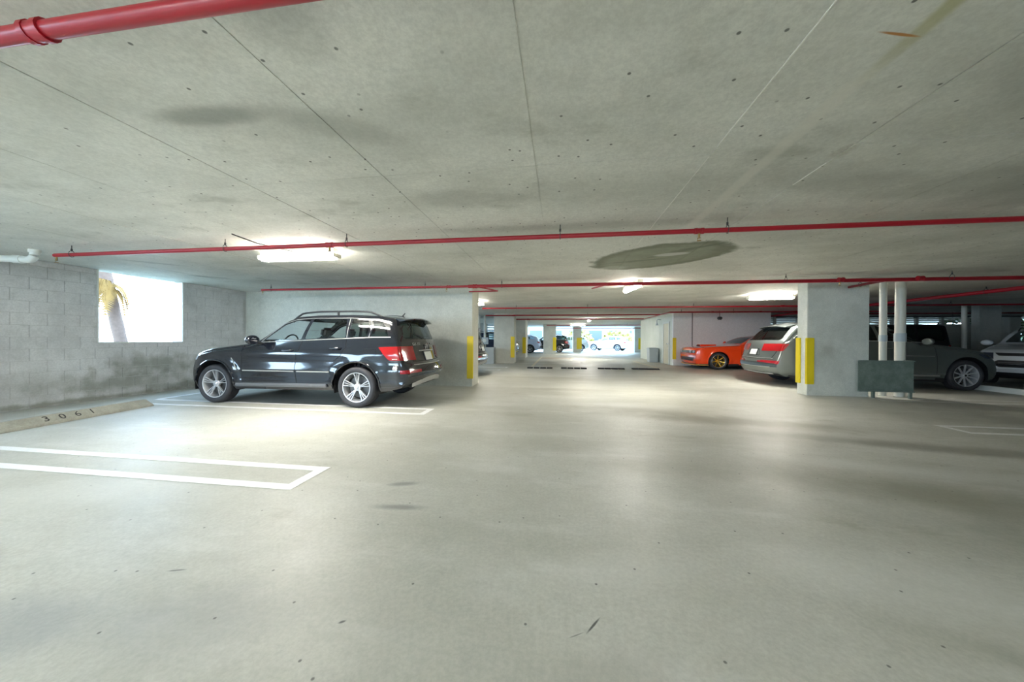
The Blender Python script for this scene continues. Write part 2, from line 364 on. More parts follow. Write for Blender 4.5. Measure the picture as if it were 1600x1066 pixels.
# ------------------------------------------------------------------ columns
def column(x0, x1, y0, y1, mat=M_COL): return Box('column', mat, x0, x1, y0, y1, 0, CZ+.001, bev=.008, kind='structure')
column(5.4, 6.60, 8.22, 8.53)
column(-3.28, -2.25, 16.6, 17.4)
column(-3.2, -2.2, 21.8, 23.3)
column(-1.35, -.30, 28.2, 28.9)
column(1.3, 2.1, 33.0, 34.5)
column(7.2, 8.05, 33.8, 35)
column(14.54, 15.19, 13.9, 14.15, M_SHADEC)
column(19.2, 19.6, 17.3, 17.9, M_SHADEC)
column(-3.2, -2.2, -6.2, -5.4); column(5.4, 6.4, -.9, -.2); 
def guard(x, y, sx, z0, z1, label, wx=.10, wy=.16, group=None):   # L-shaped corner guard wrapping the corner (x, y); sx=+1: front face runs to +x
    t = .028; bm = bmesh.new()
    o = thing('corner_guard', label, 'corner guard', (x, y, z0), group=group)
    h = z1-z0
    a, b = (-t, wx) if sx > 0 else (-wx, t)
    link('front_strip', box(bm, a, b, -t, 0, 0, h, .008), M_YEL, o)
    a, b = (-t, 0) if sx > 0 else (0, t)
    link('side_strip', box(bmesh.new(), a, b, 0, wy, 0, h, .008), M_YEL, o)
    return o
guard(5.4, 8.22, 1, .25, 1.27, 'tall yellow corner guard on the near corner of the wide concrete column', .13, .02)
o = thing('corner_guard', 'yellow edge guard on the back corner of the wide concrete column, facing the aisle', 'corner guard', (5.4, 8.53, .25))
link('side_strip', box(bmesh.new(), -.03, 0, -.13, .01, 0, 1.02, .008), M_YEL, o)
guard(-2.2, 8.3, -1, .2, 1.28, 'yellow corner guard on the end of the wall behind the black parked car', .13, .02)
guard(-2.25, 16.6, -1, .3, 1.35, 'yellow corner guard on the pale column beside the grey utility cabinets', .17, .02)
guard(-2.2, 21.8, -1, .3, 1.35, 'yellow corner guard on the second pale column down the aisle', .2, .02)
guard(-.30, 28.2, -1, .3, 1.4, 'yellow corner guard on the column beside the black sedan far away', .25, .02)
guard(2.1, 33.0, -1, .3, 1.4, 'yellow corner guard on the column in front of the silver crossover', .45, .02)
guard(8.05, 33.8, -1, .3, 1.4, 'yellow corner guard on the far column past the white crossover', .5, .02)
guard(5.37, 16.9, 1, .3, 1.32, 'yellow corner guard on the corner of the white stair room', .13, .02)

# ------------------------------------------------------------------ stair room, far walls
rw = Box('wall_stair_room', M_WHITEWALL, 5.37, 9.6, 16.9, 17.1, 0, CZ, kind='structure')
Box('wall_stair_side', M_PALE, 5.37, 5.57, 17.1, 23.4, 0, CZ, kind='structure')
Box('wall_stair_back', M_PALE, 5.57, 9.6, 23.2, 23.4, 0, CZ, kind='structure')
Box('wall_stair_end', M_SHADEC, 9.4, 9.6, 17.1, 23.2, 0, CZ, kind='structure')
Box('conduit', M_STEEL, 6.2, 6.225, 16.88, 16.9, 0, CZ, rw)
d = thing('door_1', None, None); d['kind'] = 'structure'
Box('door_leaf', M_BEIGE, 5.34, 5.37, 17.45, 18.3, 0.02, 2.05, d, .004)
Box('door_frame', M_OFFW, 5.32, 5.37, 17.38, 17.45, 0, 2.12, d); Box('door_frame', M_OFFW, 5.32, 5.37, 18.3, 18.37, 0, 2.12, d); Box('door_frame', M_OFFW, 5.32, 5.37, 17.45, 18.3, 2.05, 2.12, d)
Box('door_handle', M_CHROME, 5.27, 5.34, 17.52, 17.60, 1.0, 1.05, d, .01)
# right back wall with slot opening and louvred opening
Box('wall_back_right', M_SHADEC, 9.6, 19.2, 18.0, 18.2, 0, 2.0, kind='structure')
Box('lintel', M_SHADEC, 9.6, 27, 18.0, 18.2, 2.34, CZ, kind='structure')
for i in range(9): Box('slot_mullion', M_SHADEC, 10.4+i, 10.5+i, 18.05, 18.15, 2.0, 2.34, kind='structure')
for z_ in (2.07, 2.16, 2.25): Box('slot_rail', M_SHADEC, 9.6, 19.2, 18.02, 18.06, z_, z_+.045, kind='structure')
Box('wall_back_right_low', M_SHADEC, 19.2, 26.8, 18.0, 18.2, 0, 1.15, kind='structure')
lv = thing('louvred_screen', 'pale horizontal louvres high in the opening behind the white sport utility car', 'screen', (19.62, 17.9, 1.72))
for i in range(5): 
    bm = box(bmesh.new(), 0, 7.2, 0, .1, i*.13, i*.13+.045); link('slat', bm, M_OFFW, lv)
# end of the garage
Box('wall_end', M_WALL, -9, 9.8, FLY-.2, FLY, 0, 1.0, kind='structure'); Box('wall_end_side', M_SHADEC, 9.6, 9.8, 24, FLY, 0, CZ, kind='structure')
for x in (-6.0, -3.9): Box('wall_end_pier', M_COL, x, x+.35, 34.7, 35.1, 0, CZ, kind='structure')
Box('wall_far_left', M_SHADEC, -9, -5.9, 27.0, 27.2, 0, CZ, kind='structure')
fs = thing('louvred_screen', 'grey horizontal louvres between pale pipes behind the dark parked car', 'screen', (-5.9, 27.05, 0))
for i in range(12): link('slat', box(bmesh.new(), 0, 2.2, 0, .08, .1+i*.2, .22+i*.2), M_GREYP, fs)
# ------------------------------------------------------------------ outside
Box('ground', concrete('outside_ground', (.16, .17, .13), (.20, .20, .16)).m, -70, 90, -60, 140, -3.4, -3.2, kind='structure')

# ------------------------------------------------------------------ painted lines
def strip(x0, x1, y0, y1, mat=M_LINE): return Box('parking_line', mat, x0, x1, y0, y1, -.001, .0025, floor)
def hairpin(xo, xe, ya, yb, wd=.1):
    # outer edges ya<yb, closed end at x=xo, running to xe
    s_ = 1 if xe > xo else -1
    bm = bmesh.new(); xi = xo + s_*wd
    P = [(xe, ya), (xo, ya), (xo, yb), (xe, yb)]; Q = [(xe, ya+wd), (xi, ya+wd), (xi, yb-wd), (xe, yb-wd)]
    for z in (-.001, .0025):
        vs = [bm.verts.new((x, y, z)) for x, y in P+Q]
        for i in range(3): bm.faces.new((vs[i], vs[i+1], vs[i+5], vs[i+4]))
    bmesh.ops.recalc_face_normals(bm, faces=bm.faces)
    return link('parking_line', bm, M_LINE, floor)
hairpin(-2.1, -7.7, 2.37, 2.85); hairpin(-2.12, -7.75, 5.04, 5.52)
hairpin(5.32, 13, 5.16, 5.62, .085); hairpin(6.5, 13, 7.72, 8.12, .05)
strip(-7.8, -7.7, 5.5, 7.0)
hairpin(-2.2, -7, 14.0, 14.5); hairpin(-2.3, -7, 11.3+1.4, 11.8+1.4)
strip(-1.27, -1.15, 14.9, 23.5, M_YLINE); strip(4.1, 4.25, 14.8, 20, M_YLINE)
strip(-1.2, 4.2, 22.8, 22.95, M_YLINE)

# ------------------------------------------------------------------ sprinkler pipes
def sprinkler(parent, x, y, z):
    o = Tube('sprinkler_head', M_BRASS, [(x, y, z), (x, y, z-.045), (x, y, z-.05)], [.012, .012, .02], parent, 8)
    Tube('deflector', M_BRASS, [(x, y, z-.075), (x, y, z-.08)], .022, o, 8); Tube('frame_arm', M_BRASS, [(x-.014, y, z-.05), (x-.014, y, z-.078)], .003, o, 5)
def coupling(parent, p, axis, r, mat=M_RED):
    a = Vector((1, 0, 0)) if axis == 'x' else Vector((0, 1, 0)); p = Vector(p)
    Tube('coupling', mat, [p-a*.045, p-a*.045, p-a*.02, p-a*.02, p+a*.02, p+a*.02, p+a*.045, p+a*.045], [r, r*1.28, r*1.28, r*1.15, r*1.15, r*1.28, r*1.28, r], parent, 14)
def hanger(parent, p, r, axis='x'):
    p = Vector(p); bm = bmesh.new()
    n = 14; ring = []
    for i in range(n):
        a = 2*math.pi*i/n; c, s_ = math.cos(a)*(r+.006), math.sin(a)*(r*1.25+.012)
        ring.append(p+Vector((0, c, s_+.01)) if axis == 'x' else p+Vector((c, 0, s_+.01)))
    tube(bm, ring, .004, 6, True)
    tube(bm, [p+Vector((0, 0, r+.02)), Vector((p.x, p.y, CZ+.001))], .005, 6)
    tube(bm, [p+Vector((0, 0, r*1.25+.02)), p+Vector((0, 0, r*1.25+.05))], .011, 6)
    bmesh.ops.recalc_face_normals(bm, faces=bm.faces)
    link('hanger', bm, M_STEEL, parent, True, .6)
def pipe(label, pts, r, hang=(), coup=(), heads=(), mat=M_RED, group=None, n=14):
    o = thing('sprinkler_pipe', label, 'pipe', pts[0], group=group)
    p0 = Vector(pts[0]); L = lambda p: tuple(Vector(p)-p0)
    Tube('pipe_run', mat, [L(p) for p in pts], r, o, n)
    z = pts[0][2]
    ax = 'x' if abs(pts[-1][0]-pts[0][0]) > abs(pts[-1][1]-pts[0][1]) else 'y'
    at = (lambda t: (t, pts[0][1], z)) if ax == 'x' else (lambda t: (pts[0][0], t, z))
    for t in hang:
        q = at(t); bm = None
        hp = Vector(q)-p0
        hanger2(o, hp, r, ax, CZ-z)
    for t in coup: coupling(o, L(at(t)), ax, r, mat)
    for t in heads:
        q = L(at(t)); sprinkler(o, q[0], q[1], q[2]-r)
    return o
def hanger2(parent, p, r, axis, top):
    bm = bmesh.new(); n = 12; ring = []
    for i in range(n):
        a = 2*math.pi*i/n; c, s_ = math.cos(a)*(r+.006), math.sin(a)*(r*1.25+.012)
        ring.append(p+Vector((0, c, s_+.01)) if axis == 'x' else p+Vector((c, 0, s_+.01)))
    tube(bm, ring, .004, 6, True); tube(bm, [p+Vector((0, 0, r+.02)), p+Vector((0, 0, top+.001))], .005, 6)
    tube(bm, [p+Vector((0, 0, r*1.25+.02)), p+Vector((0, 0, r*1.25+.05))], .011, 6)
    bmesh.ops.recalc_face_normals(bm, faces=bm.faces); link('hanger', bm, M_STEEL, parent, True, .6)
PZ = 2.37
pipe('red sprinkler pipe close overhead in the upper corner of the view', [(-3.2, 1.02, PZ), (.0, 1.02, PZ)], .03, coup=(-1.98,), hang=(-.4,))
pipe('long red sprinkler pipe crossing the ceiling in front of the tube light', [(-7.15, 3.83, PZ), (9.5, 3.83, PZ)], .026, hang=(-6.85, -4.35, -2.62, -.0, 1.75, 6.5), coup=(-2.85, 1.47), heads=(-7.12, -2.85, 1.47))
pipe('thin red branch pipe on the ceiling in front of the smooth concrete wall', [(-7.16, 7.2, PZ), (-2.0, 7.2, PZ)], .024, hang=(-6.9, -3.0), coup=(-2.45,), heads=(-7.13, -2.5))
pipe('thick red sprinkler main running across to the wide concrete column and beyond', [(-2.0, 7.2, PZ), (14.5, 7.4, PZ)], .036, hang=(-1.25, 4.35, 7.1), coup=(-1.85, 5.3, 6.6), heads=(5.28,))
pipe('short red V-shaped offset pipe by the end of the smooth wall', [(-1.80, 7.2, PZ-.01), (-1.45, 7.75, PZ-.03), (-2.15, 7.8, PZ-.03)], .016)
pipe('short red drop pipe with sprinkler near the small slanted tube light', [(.98, 7.2, PZ-.01), (.72, 7.75, PZ-.01)], .016, heads=())
pipe('red sprinkler pipe behind the slanted tube light, third across the ceiling', [(-2.9, 12.4, PZ), (14.5, 12.5, PZ)], .027, hang=(-1.6, 1.0, 4.6, 12.2), coup=(-.05, 7.4), heads=(-2.0, 2.2))
pipe('red pipe along the front wall of the white stair room', [(4.55, 14.75, PZ), (12.5, 14.9, PZ)], .027, hang=(5.0, 7.0), coup=(6.2, 8.0))
pipe('red pipe turning along the side wall of the white stair room', [(4.55, 14.75, PZ), (4.58, 19.2, PZ)], .025)
pipe('red branch pipe between the first pale column and the stair room', [(-3.6, 16.1, PZ), (4.55, 16.1, PZ)], .03, hang=(1.3,), coup=(-2.2,))
pipe('red branch pipe over the second pale column down the aisle', [(-3.1, 19.2, PZ), (4.58, 19.2, PZ)], .035, coup=(-1.8,), heads=(-1.7,))
pipe('thin red far pipe above the white crossover', [(-1.0, 26.0, PZ-.05), (8, 26.0, PZ-.05)], .03, hang=(1, 5))
pipe('farthest thin red pipe near the bright end of the garage', [(-.3, 31.5, PZ-.1), (8, 31.5, PZ-.1)], .03, hang=(1, 5))
pipe('red pipe running down the garage past the cream vertical pipes', [(9.85, 6.4+1.6, PZ), (9.9, 17.5, PZ)], .045, hang=(9.3, 11.8))
pipe('short dark red pipe stub from the main to the wide concrete column', [(6.17, 7.33, PZ), (6.19, 8.2, PZ)], .026, hang=(7.9,), mat=M_DKRED)
pipe('dark pipe crossing behind the black boxy car', [(10.0, 15.6, 2.33), (19.5, 15.6, 2.33)], .03, hang=(13, 16), mat=M_DKRED)
pipe('dark pipe under the ceiling by the slot opening', [(10.0, 17.2, 2.30), (19.5, 17.2, 2.30)], .03, hang=(12, 17), mat=M_STEEL)

# cream pipes
def vpipe(x, y, r, label, collar=None, z1=CZ, group=None, mat=M_PVC):
    o = thing('drain_pipe', label, 'pipe', (x, y, 0), group=group)
    link('pipe_run', lathe(bmesh.new(), [(0, 0.001), (0, r), (z1, r), (z1, .001)], 24, 'z'), mat, o, True, .6)
    if collar:
        a, b = collar; rr_ = r*1.12
        link('coupling_collar', lathe(bmesh.new(), [(a, r*.98), (a, rr_), (b, rr_), (b, r*.98)], 24, 'z'), M_GREYP, o, True, .6)
    return o
vpipe(7.09, 8.5, .062, 'narrower cream vertical drain pipe next to the wide concrete column', (1.20, 1.34))
vpipe(7.16+.19, 8.42, .085, 'thicker cream vertical drain pipe behind the green-grey steel guard', (1.20, 1.38))
vpipe(13.78, 13.6, .065, 'cream vertical pipe beside the rear of the black boxy car')
vpipe(-4.06, 18.0, .06, 'slim pale vertical pipe between the dark parked car and the utility cabinets')
vpipe(-4.36, 18.0, .045, 'slimmest pale vertical pipe behind the roof of the half-hidden dark car')
o = thing('pipe_elbow', 'white plastic drain pipe with an elbow under the ceiling by the block wall', 'pipe', (-7.75, 3.95, 2.37))
pts = []
for i in range(9):
    a = math.pi/2*i/8; pts.append((-.11*math.sin(a) - 0, 0, .13 - .13 + .11*(1-math.cos(a))*-1 + .0))
pl = [(0, 0, .131), (0, 0, .05)] + [(-.07+.07*math.cos(a), -.07*math.sin(a)*.3, .05-.07*math.sin(a)) for a in [math.pi/2*i/6 for i in range(1, 7)]] + [(-.12, -.05, -.02), (-.95, -.35, -.02)]
Tube('pipe_run', M_OFFW, pl, .05, o, 16); Tube('pipe_collar', M_OFFW, [(0, 0, .131), (0, 0, .085)], .062, o, 16); Tube('pipe_collar', M_OFFW, [(-.13, -.053, -.02), (-.22, -.086, -.02)], .06, o, 16)

# steel guard plate
g = thing('steel_guard', 'green-grey steel guard plate on short legs in front of the cream pipes', 'guard', (6.27, 8.06, 0))
link('plate', box(bmesh.new(), 0, 1.02, 0, .012, .14, .80, .003), M_GREEN, g)
for a, b in ((0, 1.02),): 
    link('edge_angle', box(bmesh.new(), a, b, -.03, 0, .78, .80), M_GREEN, g); link('edge_angle', box(bmesh.new(), a, b, -.03, 0, .14, .16), M_GREEN, g)
for x in (.28, .96): link('leg', box(bmesh.new(), x, x+.05, .012, .05, 0, .8), M_GREEN, g)
link('return_plate', box(bmesh.new(), 1.008, 1.02, .012, .2, .14, .8), M_GREEN, g)

# ------------------------------------------------------------------ light fixtures
def fixture(x, y, rz, label, L=1.22, power=TUBE, group=None, lw=.075):
    o = thing('tube_light', label, 'light', (x, y, CZ), rz, group)
    link('housing', box(bmesh.new(), -L/2+.02, L/2-.02, -.06, .06, -.085, 0.001, .01), M_FIXT, o)
    bm = bmesh.new(); box(bm, -L/2, L/2, -lw, lw, -.155, -.085, .03); link('lens_cover', bm, M_TUBE, o, True, .5)
    ld = bpy.data.lights.new('tube_lamp', 'AREA'); ld.shape = 'RECTANGLE'; ld.size = L*.95; ld.size_y = .16; ld.energy = power; ld.color = (1, .96, .86)
    lo = bpy.data.objects.new('tube_lamp', ld); C.objects.link(lo); lo.parent = o; lo.location = (0, 0, -.165)
    for s_ in (-1, 1): link('end_cap', box(bmesh.new(), s_*L/2-.015, s_*L/2+.015, -lw-.003, lw+.003, -.14, -.08, .01), M_FIXT, o)
    return o
fixture(-3.78, 4.42, 0, 'glowing tube light above the black parked car, behind the red pipe')
fixture(1.64, 7.95, math.radians(97), 'slanted tube light seen end-on past the stained ceiling patch', 1.05, lw=.055)
fixture(5.78, 10.2, 0, 'glowing tube light above the tail of the grey car beside the wide column', 1.12)
fixture(-3.1, 11.0, 0, 'tube light half hidden behind the end of the smooth wall', 1.2)
fixture(1.8, 21.0, math.radians(90), 'far tube light over the aisle near the stair room corner')
fixture(1.5, 28.0, 0, 'farthest tube light over the end of the aisle')
for (x, y, lab) in ((-3.8, -2.2, 'added fill tube light behind the viewpoint, nearer the block wall'), (1.2, -3.0, 'added fill tube light in the aisle behind the viewpoint'), (-3.8, -6.2, 'added fill tube light over the rear parapet opening')):  # unseen fixtures added behind the camera to brighten floor and column fronts
    fixture(x, y, 0, lab)
Tube('conduit', M_STEEL, [(-4.02, 3.62, CZ-.012), (-3.95, 3.9, CZ-.05), (-3.75, 4.35, CZ-.06)], .008, None)
tag(bpy.data.objects['conduit.001'] if 'conduit.001' in bpy.data.objects else bpy.data.objects['conduit'], 'thin dark conduit running from the ceiling to the nearest tube light', 'conduit')
# small camera / alarm hanging on the stair room walls
o = thing('ceiling_camera', 'small dark camera hanging from the ceiling before the white stair room wall', 'camera', (6.85, 15.6, CZ))
Tube('stem', M_STEEL, [(0, 0, .001), (0, 0, -.28)], .012, o, 8); link('camera_body', box(bmesh.new(), -.09, .09, -.07, .07, -.40, -.27, .03), M_STEEL, o, True, .6)
o = thing('wall_lamp', 'small grey lamp on a bracket by the beige door', 'lamp', (5.17, 18.9, 2.2))
Tube('bracket', M_GREYP, [(.2, 0, .1), (.05, 0, .12), (0, 0, .05), (0, 0, -.1)], .02, o, 8); Tube('shade', M_GREYP, [(0, 0, -.1), (0, 0, -.2)], [.05, .07], o, 12)
# bins and cabinets
b = thing('trash_can', 'grey plastic trash can against the pale stair room wall', 'bin', (5.06, 19.3, 0))
def tapered(name, mat, w0, d0, w1, d1, z0, z1, parent, bev=.01):
    bm = box(bmesh.new(), -.5, .5, -.5, .5, z0, z1)
    for v in bm.verts:
        t = (v.co.z-z0)/(z1-z0); v.co.x *= w0+(w1-w0)*t; v.co.y *= d0+(d1-d0)*t
    bmesh.ops.bevel(bm, geom=bm.edges[:], offset=bev, segments=2, affect='EDGES')
    return link(name, bm, mat, parent)
tapered('bin_body', M_GREYP, .44, .52, .47, .56, 0, .70, b); tapered('bin_rim', M_GREYP, .50, .6, .50, .6, .70, .75, b); tapered('bin_lid', flat('grey_lid', (.36, .40, .43), .5), .48, .56, .44, .50, .75, .79, b)
for i, (x, y, w_, h, lab) in enumerate(((-3.95, 16.3, .42, .78, 'white utility cabinet with a dark edge, nearer the half-hidden dark car'), (-3.42, 16.25, .5, .78, 'pale grey ribbed utility cabinet standing against the first pale column'))):
    b = thing('utility_cabinet', lab, 'cabinet', (x, y, 0))
    link('cabinet_body', box(bmesh.new(), -w_/2, w_/2, -.2, .2, .0, h, .01), M_OFFW if i == 0 else M_GREYP, b)
    for j in range(4): link('rib', box(bmesh.new(), -w_/2+.06+j*.1, -w_/2+.09+j*.1, -.215, -.2, .05, h-.05), M_GREYP, b)
    link('cabinet_lid', box(bmesh.new(), -w_/2-.015, w_/2+.015, -.215, .215, h, h+.03, .006), M_GREYP, b)
b = thing('meter_panel', 'grey-green meter panel with round dial standing behind the pale cabinets', 'panel', (-3.85, 17.0, 0))
link('post', box(bmesh.new(), -.03, .03, -.02, .02, 0, .95), M_GREEN, b)
link('panel_board', box(bmesh.new(), -.20, .20, -.03, .03, .95, 1.30, .01), M_GREYP, b); Tube('dial', M_OFFW, [(0, -.03, 1.14), (0, -.045, 1.14)], .1, b, 20)

# ------------------------------------------------------------------ wheel stops and speed bumps
def wheel_stop(label, loc, rz, L=1.85, mat=M_STOP):
    o = thing('wheel_stop', label, 'wheel stop', loc, rz)
    prof = [(-.09, 0), (-.088, .03), (-.07, .09), (-.055, .125), (-.002, .125), (.005, .12), (.095, .035), (.10, 0)]
    bm = bmesh.new(); rings = []
    for y, k_ in ((0, .0), (.0, 1), (L*.3, 1), (L*.7, 1), (L, 1), (L, 0)):
        if k_ == 0: continue
        sl = .05 if y in (0, L) else 0
        rings.append([bm.verts.new((x, y + (sl*(z/.125) if y == 0 else -sl*(z/.125)), z)) for x, z in prof])
    for a, b_ in zip(rings, rings[1:]):
        for j in range(8): bm.faces.new((a[j], a[(j+1) % 8], b_[(j+1) % 8], b_[j]))
    bm.faces.new(rings[0]); bm.faces.new(rings[-1]); bmesh.ops.recalc_face_normals(bm, faces=bm.faces)
    bmesh.ops.bevel(bm, geom=[e for e in bm.edges], offset=.004, segments=1, affect='EDGES')
    link('stop_block', bm, mat, o)
    return o
ws = wheel_stop('long concrete wheel stop with number 3061 in front of the block wall', (-6.93, 3.08, 0), math.radians(7.0), 1.88)
tilt = Matrix.Rotation(math.radians(0), 4, 'X')
M_NUM = flat('stencil_paint', (.05, .05, .05), .8)
for i, ch in enumerate('3061'):
    mw = Matrix(((0, -.727, .687, .0505), (1, 0, 0, .56+i*.165), (0, .687, .727, .0785), (0, 0, 0, 1)))
    text_mesh('number_character', ch, .135, M_NUM, ws, mw, .0015, (1.05, .92, 1))
wheel_stop('pale concrete wheel stop on the floor ahead of the grey parked car', (10.45, 8.3, 0), 0, 1.7, M_OFFW)
for i, (x, y, lab) in enumerate(((-.80, 14.05, 'leftmost of the four black rubber speed bumps across the aisle'), (.60, 14.15, 'second black rubber speed bump from the smooth wall side'), (2.12, 14.25, 'second black rubber speed bump from the stair room side'), (3.50, 14.35, 'black rubber speed bump nearest the orange car'))):
    b = thing('speed_bump', lab, 'speed bump', (x, y, 0), 0, 'rubber speed bumps across the aisle')
    for j in range(4):
        bm = bmesh.new(); prof = [(-.15, 0), (-.13, .015), (-.05, .05), (.05, .05), (.13, .015), (.15, 0)]
        x0 = -.53+j*.27; r0 = [bm.verts.new((x0, py, pz)) for py, pz in prof]; r1 = [bm.verts.new((x0+.235, py, pz)) for py, pz in prof]
        for q in range(6): bm.faces.new((r0[q], r0[(q+1) % 6], r1[(q+1) % 6], r1[q]))
        bm.faces.new(r0); bm.faces.new(r1); bmesh.ops.recalc_face_normals(bm, faces=bm.faces)
        link('rubber_segment', bm, M_BLACKRUB, b)
# ------------------------------------------------------------------ cars (nose at local x=0 pointing -x, tail at x=L, ground z=0)
def smooth_interp(pts, sig=.03, n=900):
    pts = sorted(pts); X = np.array([p[0] for p in pts]); Y = np.array([p[1] for p in pts])
    xs = np.linspace(X[0], X[-1], n); ys = np.interp(xs, X, Y); h = xs[1]-xs[0]; kx = np.arange(-60, 61)*h
    kr = np.exp(-(kx/sig)**2/2); kr /= kr.sum(); pad = np.concatenate([2*ys[0]-ys[60:0:-1], ys, 2*ys[-1]-ys[-2:-62:-1]])
    sm = np.convolve(pad, kr, 'valid')
    sm[0] = ys[0]; sm[-1] = ys[-1]
    return lambda x: float(np.interp(x, xs, sm))
def inpoly(x, y, poly):
    c = False; j = len(poly)-1
    for i in range(len(poly)):
        xi, yi = poly[i]; xj, yj = poly[j]
        if (yi > y) != (yj > y) and x < (xj-xi)*(y-yi)/(yj-yi)+xi: c = not c
        j = i
    return c
def rounded(poly, r, seg=3):
    out = []; n = len(poly)
    for i in range(n):
        p = Vector(poly[i]); a = Vector(poly[i-1]); b = Vector(poly[(i+1) % n])
        da = (a-p); db = (b-p); t = min(r, da.length*.45, db.length*.45); A = p+da.normalized()*t; B = p+db.normalized()*t
        for q in range(seg+1):
            u = q/seg; out.append(tuple((1-u)**2*A + 2*u*(1-u)*p + u*u*B))
    return out
def cut(bm, poly, ax, filt):
    i0, i1 = (0, 2) if ax == 'xz' else (1, 2)
    px = [p[0] for p in poly]; pz = [p[1] for p in poly]; B = (min(px)-.01, max(px)+.01, min(pz)-.01, max(pz)+.01)
    def bb(f): a = [v.co[i0] for v in f.verts]; b = [v.co[i1] for v in f.verts]; return min(a), max(a), min(b), max(b)
    cand = [f for f in bm.faces if filt(f)]
    cand = [f for f in cand if (lambda q: q[1] > B[0] and q[0] < B[1] and q[3] > B[2] and q[2] < B[3])(bb(f))]
    for i in range(len(poly)):
        p, q = poly[i-1], poly[i]
        if math.hypot(p[0]-q[0], p[1]-q[1]) < 1e-5: continue
        e = .003; s0, s1, t0, t1 = min(p[0], q[0])-e, max(p[0], q[0])+e, min(p[1], q[1])-e, max(p[1], q[1])+e
        use, rest = [], []
        for f in cand:
            w_ = bb(f); (use if w_[1] > s0 and w_[0] < s1 and w_[3] > t0 and w_[2] < t1 else rest).append(f)
        if not use: continue
        co = Vector((0, 0, 0)); no = Vector((0, 0, 0)); co[i0], co[i1] = p; no[i0], no[i1] = -(q[1]-p[1]), q[0]-p[0]
        g = list(set(use) | {e_ for f in use for e_ in f.edges} | {v for f in use for v in f.verts})
        r = bmesh.ops.bisect_plane(bm, geom=g, dist=1e-5, plane_co=co, plane_no=no.normalized())
        new = [f for f in r['geom'] if isinstance(f, bmesh.types.BMFace)]
        cand = rest + [f for f in set(new) | set(x for x in use if x.is_valid) if f.is_valid]
    out = []
    for f in set(cand):
        if f.is_valid:
            c = f.calc_center_median()
            if filt(f) and inpoly(c[i0], c[i1], poly): out.append(f)
    return out
def extract(bm, faces, push=0.0, thick=0.0):
    nb = bmesh.new(); vm = {}
    for f in faces:
        vs = []
        for v in f.verts:
            if v not in vm: vm[v] = nb.verts.new(v.co + v.normal*push)
            vs.append(vm[v])
        try: nb.faces.new(vs)
        except ValueError: pass
    if thick:
        r = bmesh.ops.extrude_face_region(nb, geom=nb.faces[:]); nv = [g for g in r['geom'] if isinstance(g, bmesh.types.BMVert)]
        inv = {id(b): a for a, b in vm.items()}
        for v in nv: v.co += v.normal*0
        nb.normal_update()
    return nb
